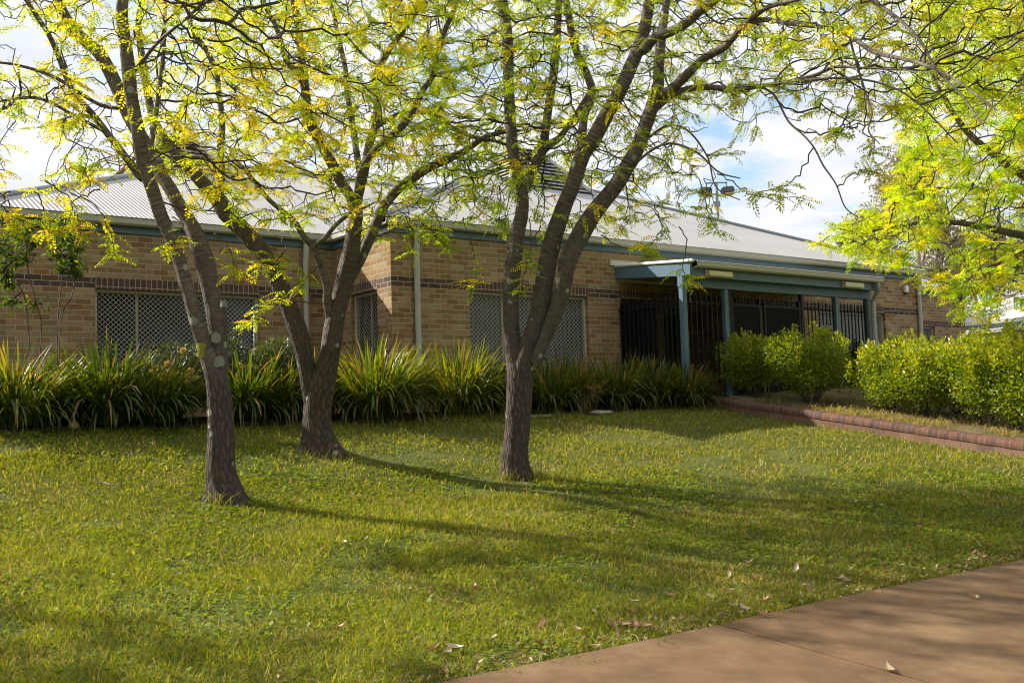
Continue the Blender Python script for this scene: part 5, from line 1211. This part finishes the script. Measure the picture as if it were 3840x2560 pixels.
def stick(px0, py0, px1, py1, r, lab):
    p, q = gb(px0, py0), gb(px1, py1); pts = catmull(np.array([p, p+(q-p)*.35+[0,.02,.012], p+(q-p)*.7+[0,-.02,.012], q]), 14); pts[:,2] = terrain(pts[:,0], pts[:,1])+.03
    V, F = twig_tubes(pts[:-1], pts[1:], np.linspace(r, r*.8, 13), np.linspace(r*.95, r*.7, 13), 6)
    tag(mesh_np('fallen_stick', V-p, F, M['gumbark'], smooth=True, loc=tuple(p)), lab, 'stick')
stick(218,1115,270,1120,.008,'thin pale stick lying in the sunlit grass left of the front left trunk')
# ------------------------------------------------------------------ light, sky, camera
AZ, EL = math.radians(68), math.radians(37)                       # sun left of straight ahead, above the horizon
sd = Vector((-math.sin(AZ)*math.cos(EL), math.cos(AZ)*math.cos(EL), math.sin(EL)))
sun = bpy.data.lights.new('sun', 'SUN'); sun.energy = 4.6; sun.angle = math.radians(.8); sun.color = (1., .93, .80)
so = bpy.data.objects.new('sun', sun); C.objects.link(so); so.rotation_euler = sd.to_track_quat('Z', 'Y').to_euler(); so.location = sd*60
w = bpy.data.worlds.new('World'); bpy.context.scene.world = w; w.use_nodes = True; nt = w.node_tree; nt.nodes.clear()
def wn(t_, **k):
    x = nt.nodes.new(t_)
    for a, b_ in k.items(): setattr(x, a, b_)
    return x
out = wn('ShaderNodeOutputWorld'); bg = wn('ShaderNodeBackground'); bg.inputs[1].default_value = .10; nt.links.new(bg.outputs[0], out.inputs[0])
sky = wn('ShaderNodeTexSky', sky_type='NISHITA'); sky.sun_disc = False; sky.sun_elevation = EL; sky.sun_rotation = -AZ
tc = wn('ShaderNodeTexCoord'); sp = wn('ShaderNodeSeparateXYZ'); nt.links.new(tc.outputs['Generated'], sp.inputs[0])
mz_ = wn('ShaderNodeMath', operation='MAXIMUM'); nt.links.new(sp.outputs[2], mz_.inputs[0]); mz_.inputs[1].default_value = .02
ad = wn('ShaderNodeMath', operation='ADD'); nt.links.new(mz_.outputs[0], ad.inputs[0]); ad.inputs[1].default_value = .12
cb = wn('ShaderNodeCombineXYZ')
for i in (0,1):
    dv_ = wn('ShaderNodeMath', operation='DIVIDE'); nt.links.new(sp.outputs[i], dv_.inputs[0]); nt.links.new(ad.outputs[0], dv_.inputs[1]); nt.links.new(dv_.outputs[0], cb.inputs[i])
n1 = wn('ShaderNodeTexNoise'); n1.inputs['Scale'].default_value = 2.6; n1.inputs['Detail'].default_value = 9; n1.inputs['Roughness'].default_value = .6; nt.links.new(cb.outputs[0], n1.inputs['Vector'])
cr = wn('ShaderNodeValToRGB'); cr.color_ramp.elements[0].position = .33; cr.color_ramp.elements[0].color = (0,0,0,1); cr.color_ramp.elements[1].position = .47; cr.color_ramp.elements[1].color = (1,1,1,1); nt.links.new(n1.outputs[0], cr.inputs[0])
n2 = wn('ShaderNodeTexNoise'); n2.inputs['Scale'].default_value = 5.; n2.inputs['Detail'].default_value = 6; nt.links.new(cb.outputs[0], n2.inputs['Vector'])
cc = wn('ShaderNodeValToRGB'); cc.color_ramp.elements[0].position = .35; cc.color_ramp.elements[0].color = (3.75,3.9,4.3,1); cc.color_ramp.elements[1].position = .6; cc.color_ramp.elements[1].color = (4.45,4.45,4.5,1); nt.links.new(n2.outputs[0], cc.inputs[0])
mx = wn('ShaderNodeMix', data_type='RGBA'); nt.links.new(cr.outputs[0], mx.inputs[0]); nt.links.new(sky.outputs[0], mx.inputs[6]); nt.links.new(cc.outputs[0], mx.inputs[7]); nt.links.new(mx.outputs[2], bg.inputs[0])
cam = bpy.data.cameras.new('camera'); co = bpy.data.objects.new('camera', cam); C.objects.link(co)
cam.sensor_width = 36; cam.lens = FPX/3840*36; cam.clip_start = .1; cam.clip_end = 3000
ex, up0, fw = Vector((1,0,0)), Vector((0,-math.sin(PIT),math.cos(PIT))), Vector((0,math.cos(PIT),math.sin(PIT)))
rt = CR*ex + SR*up0; up = fw.cross(rt)*-1
mat = Matrix((rt, up, -fw)).transposed().to_4x4(); mat.translation = (0,0,CAMZ); co.matrix_world = mat
sc = bpy.context.scene; sc.camera = co
sc.view_settings.view_transform = 'Standard'; sc.view_settings.look = 'None'; sc.view_settings.exposure = 1.2; sc.view_settings.gamma = 1.
sc.cycles.filter_width = 1.05; sc.cycles.max_bounces = 8; sc.cycles.transparent_max_bounces = 8
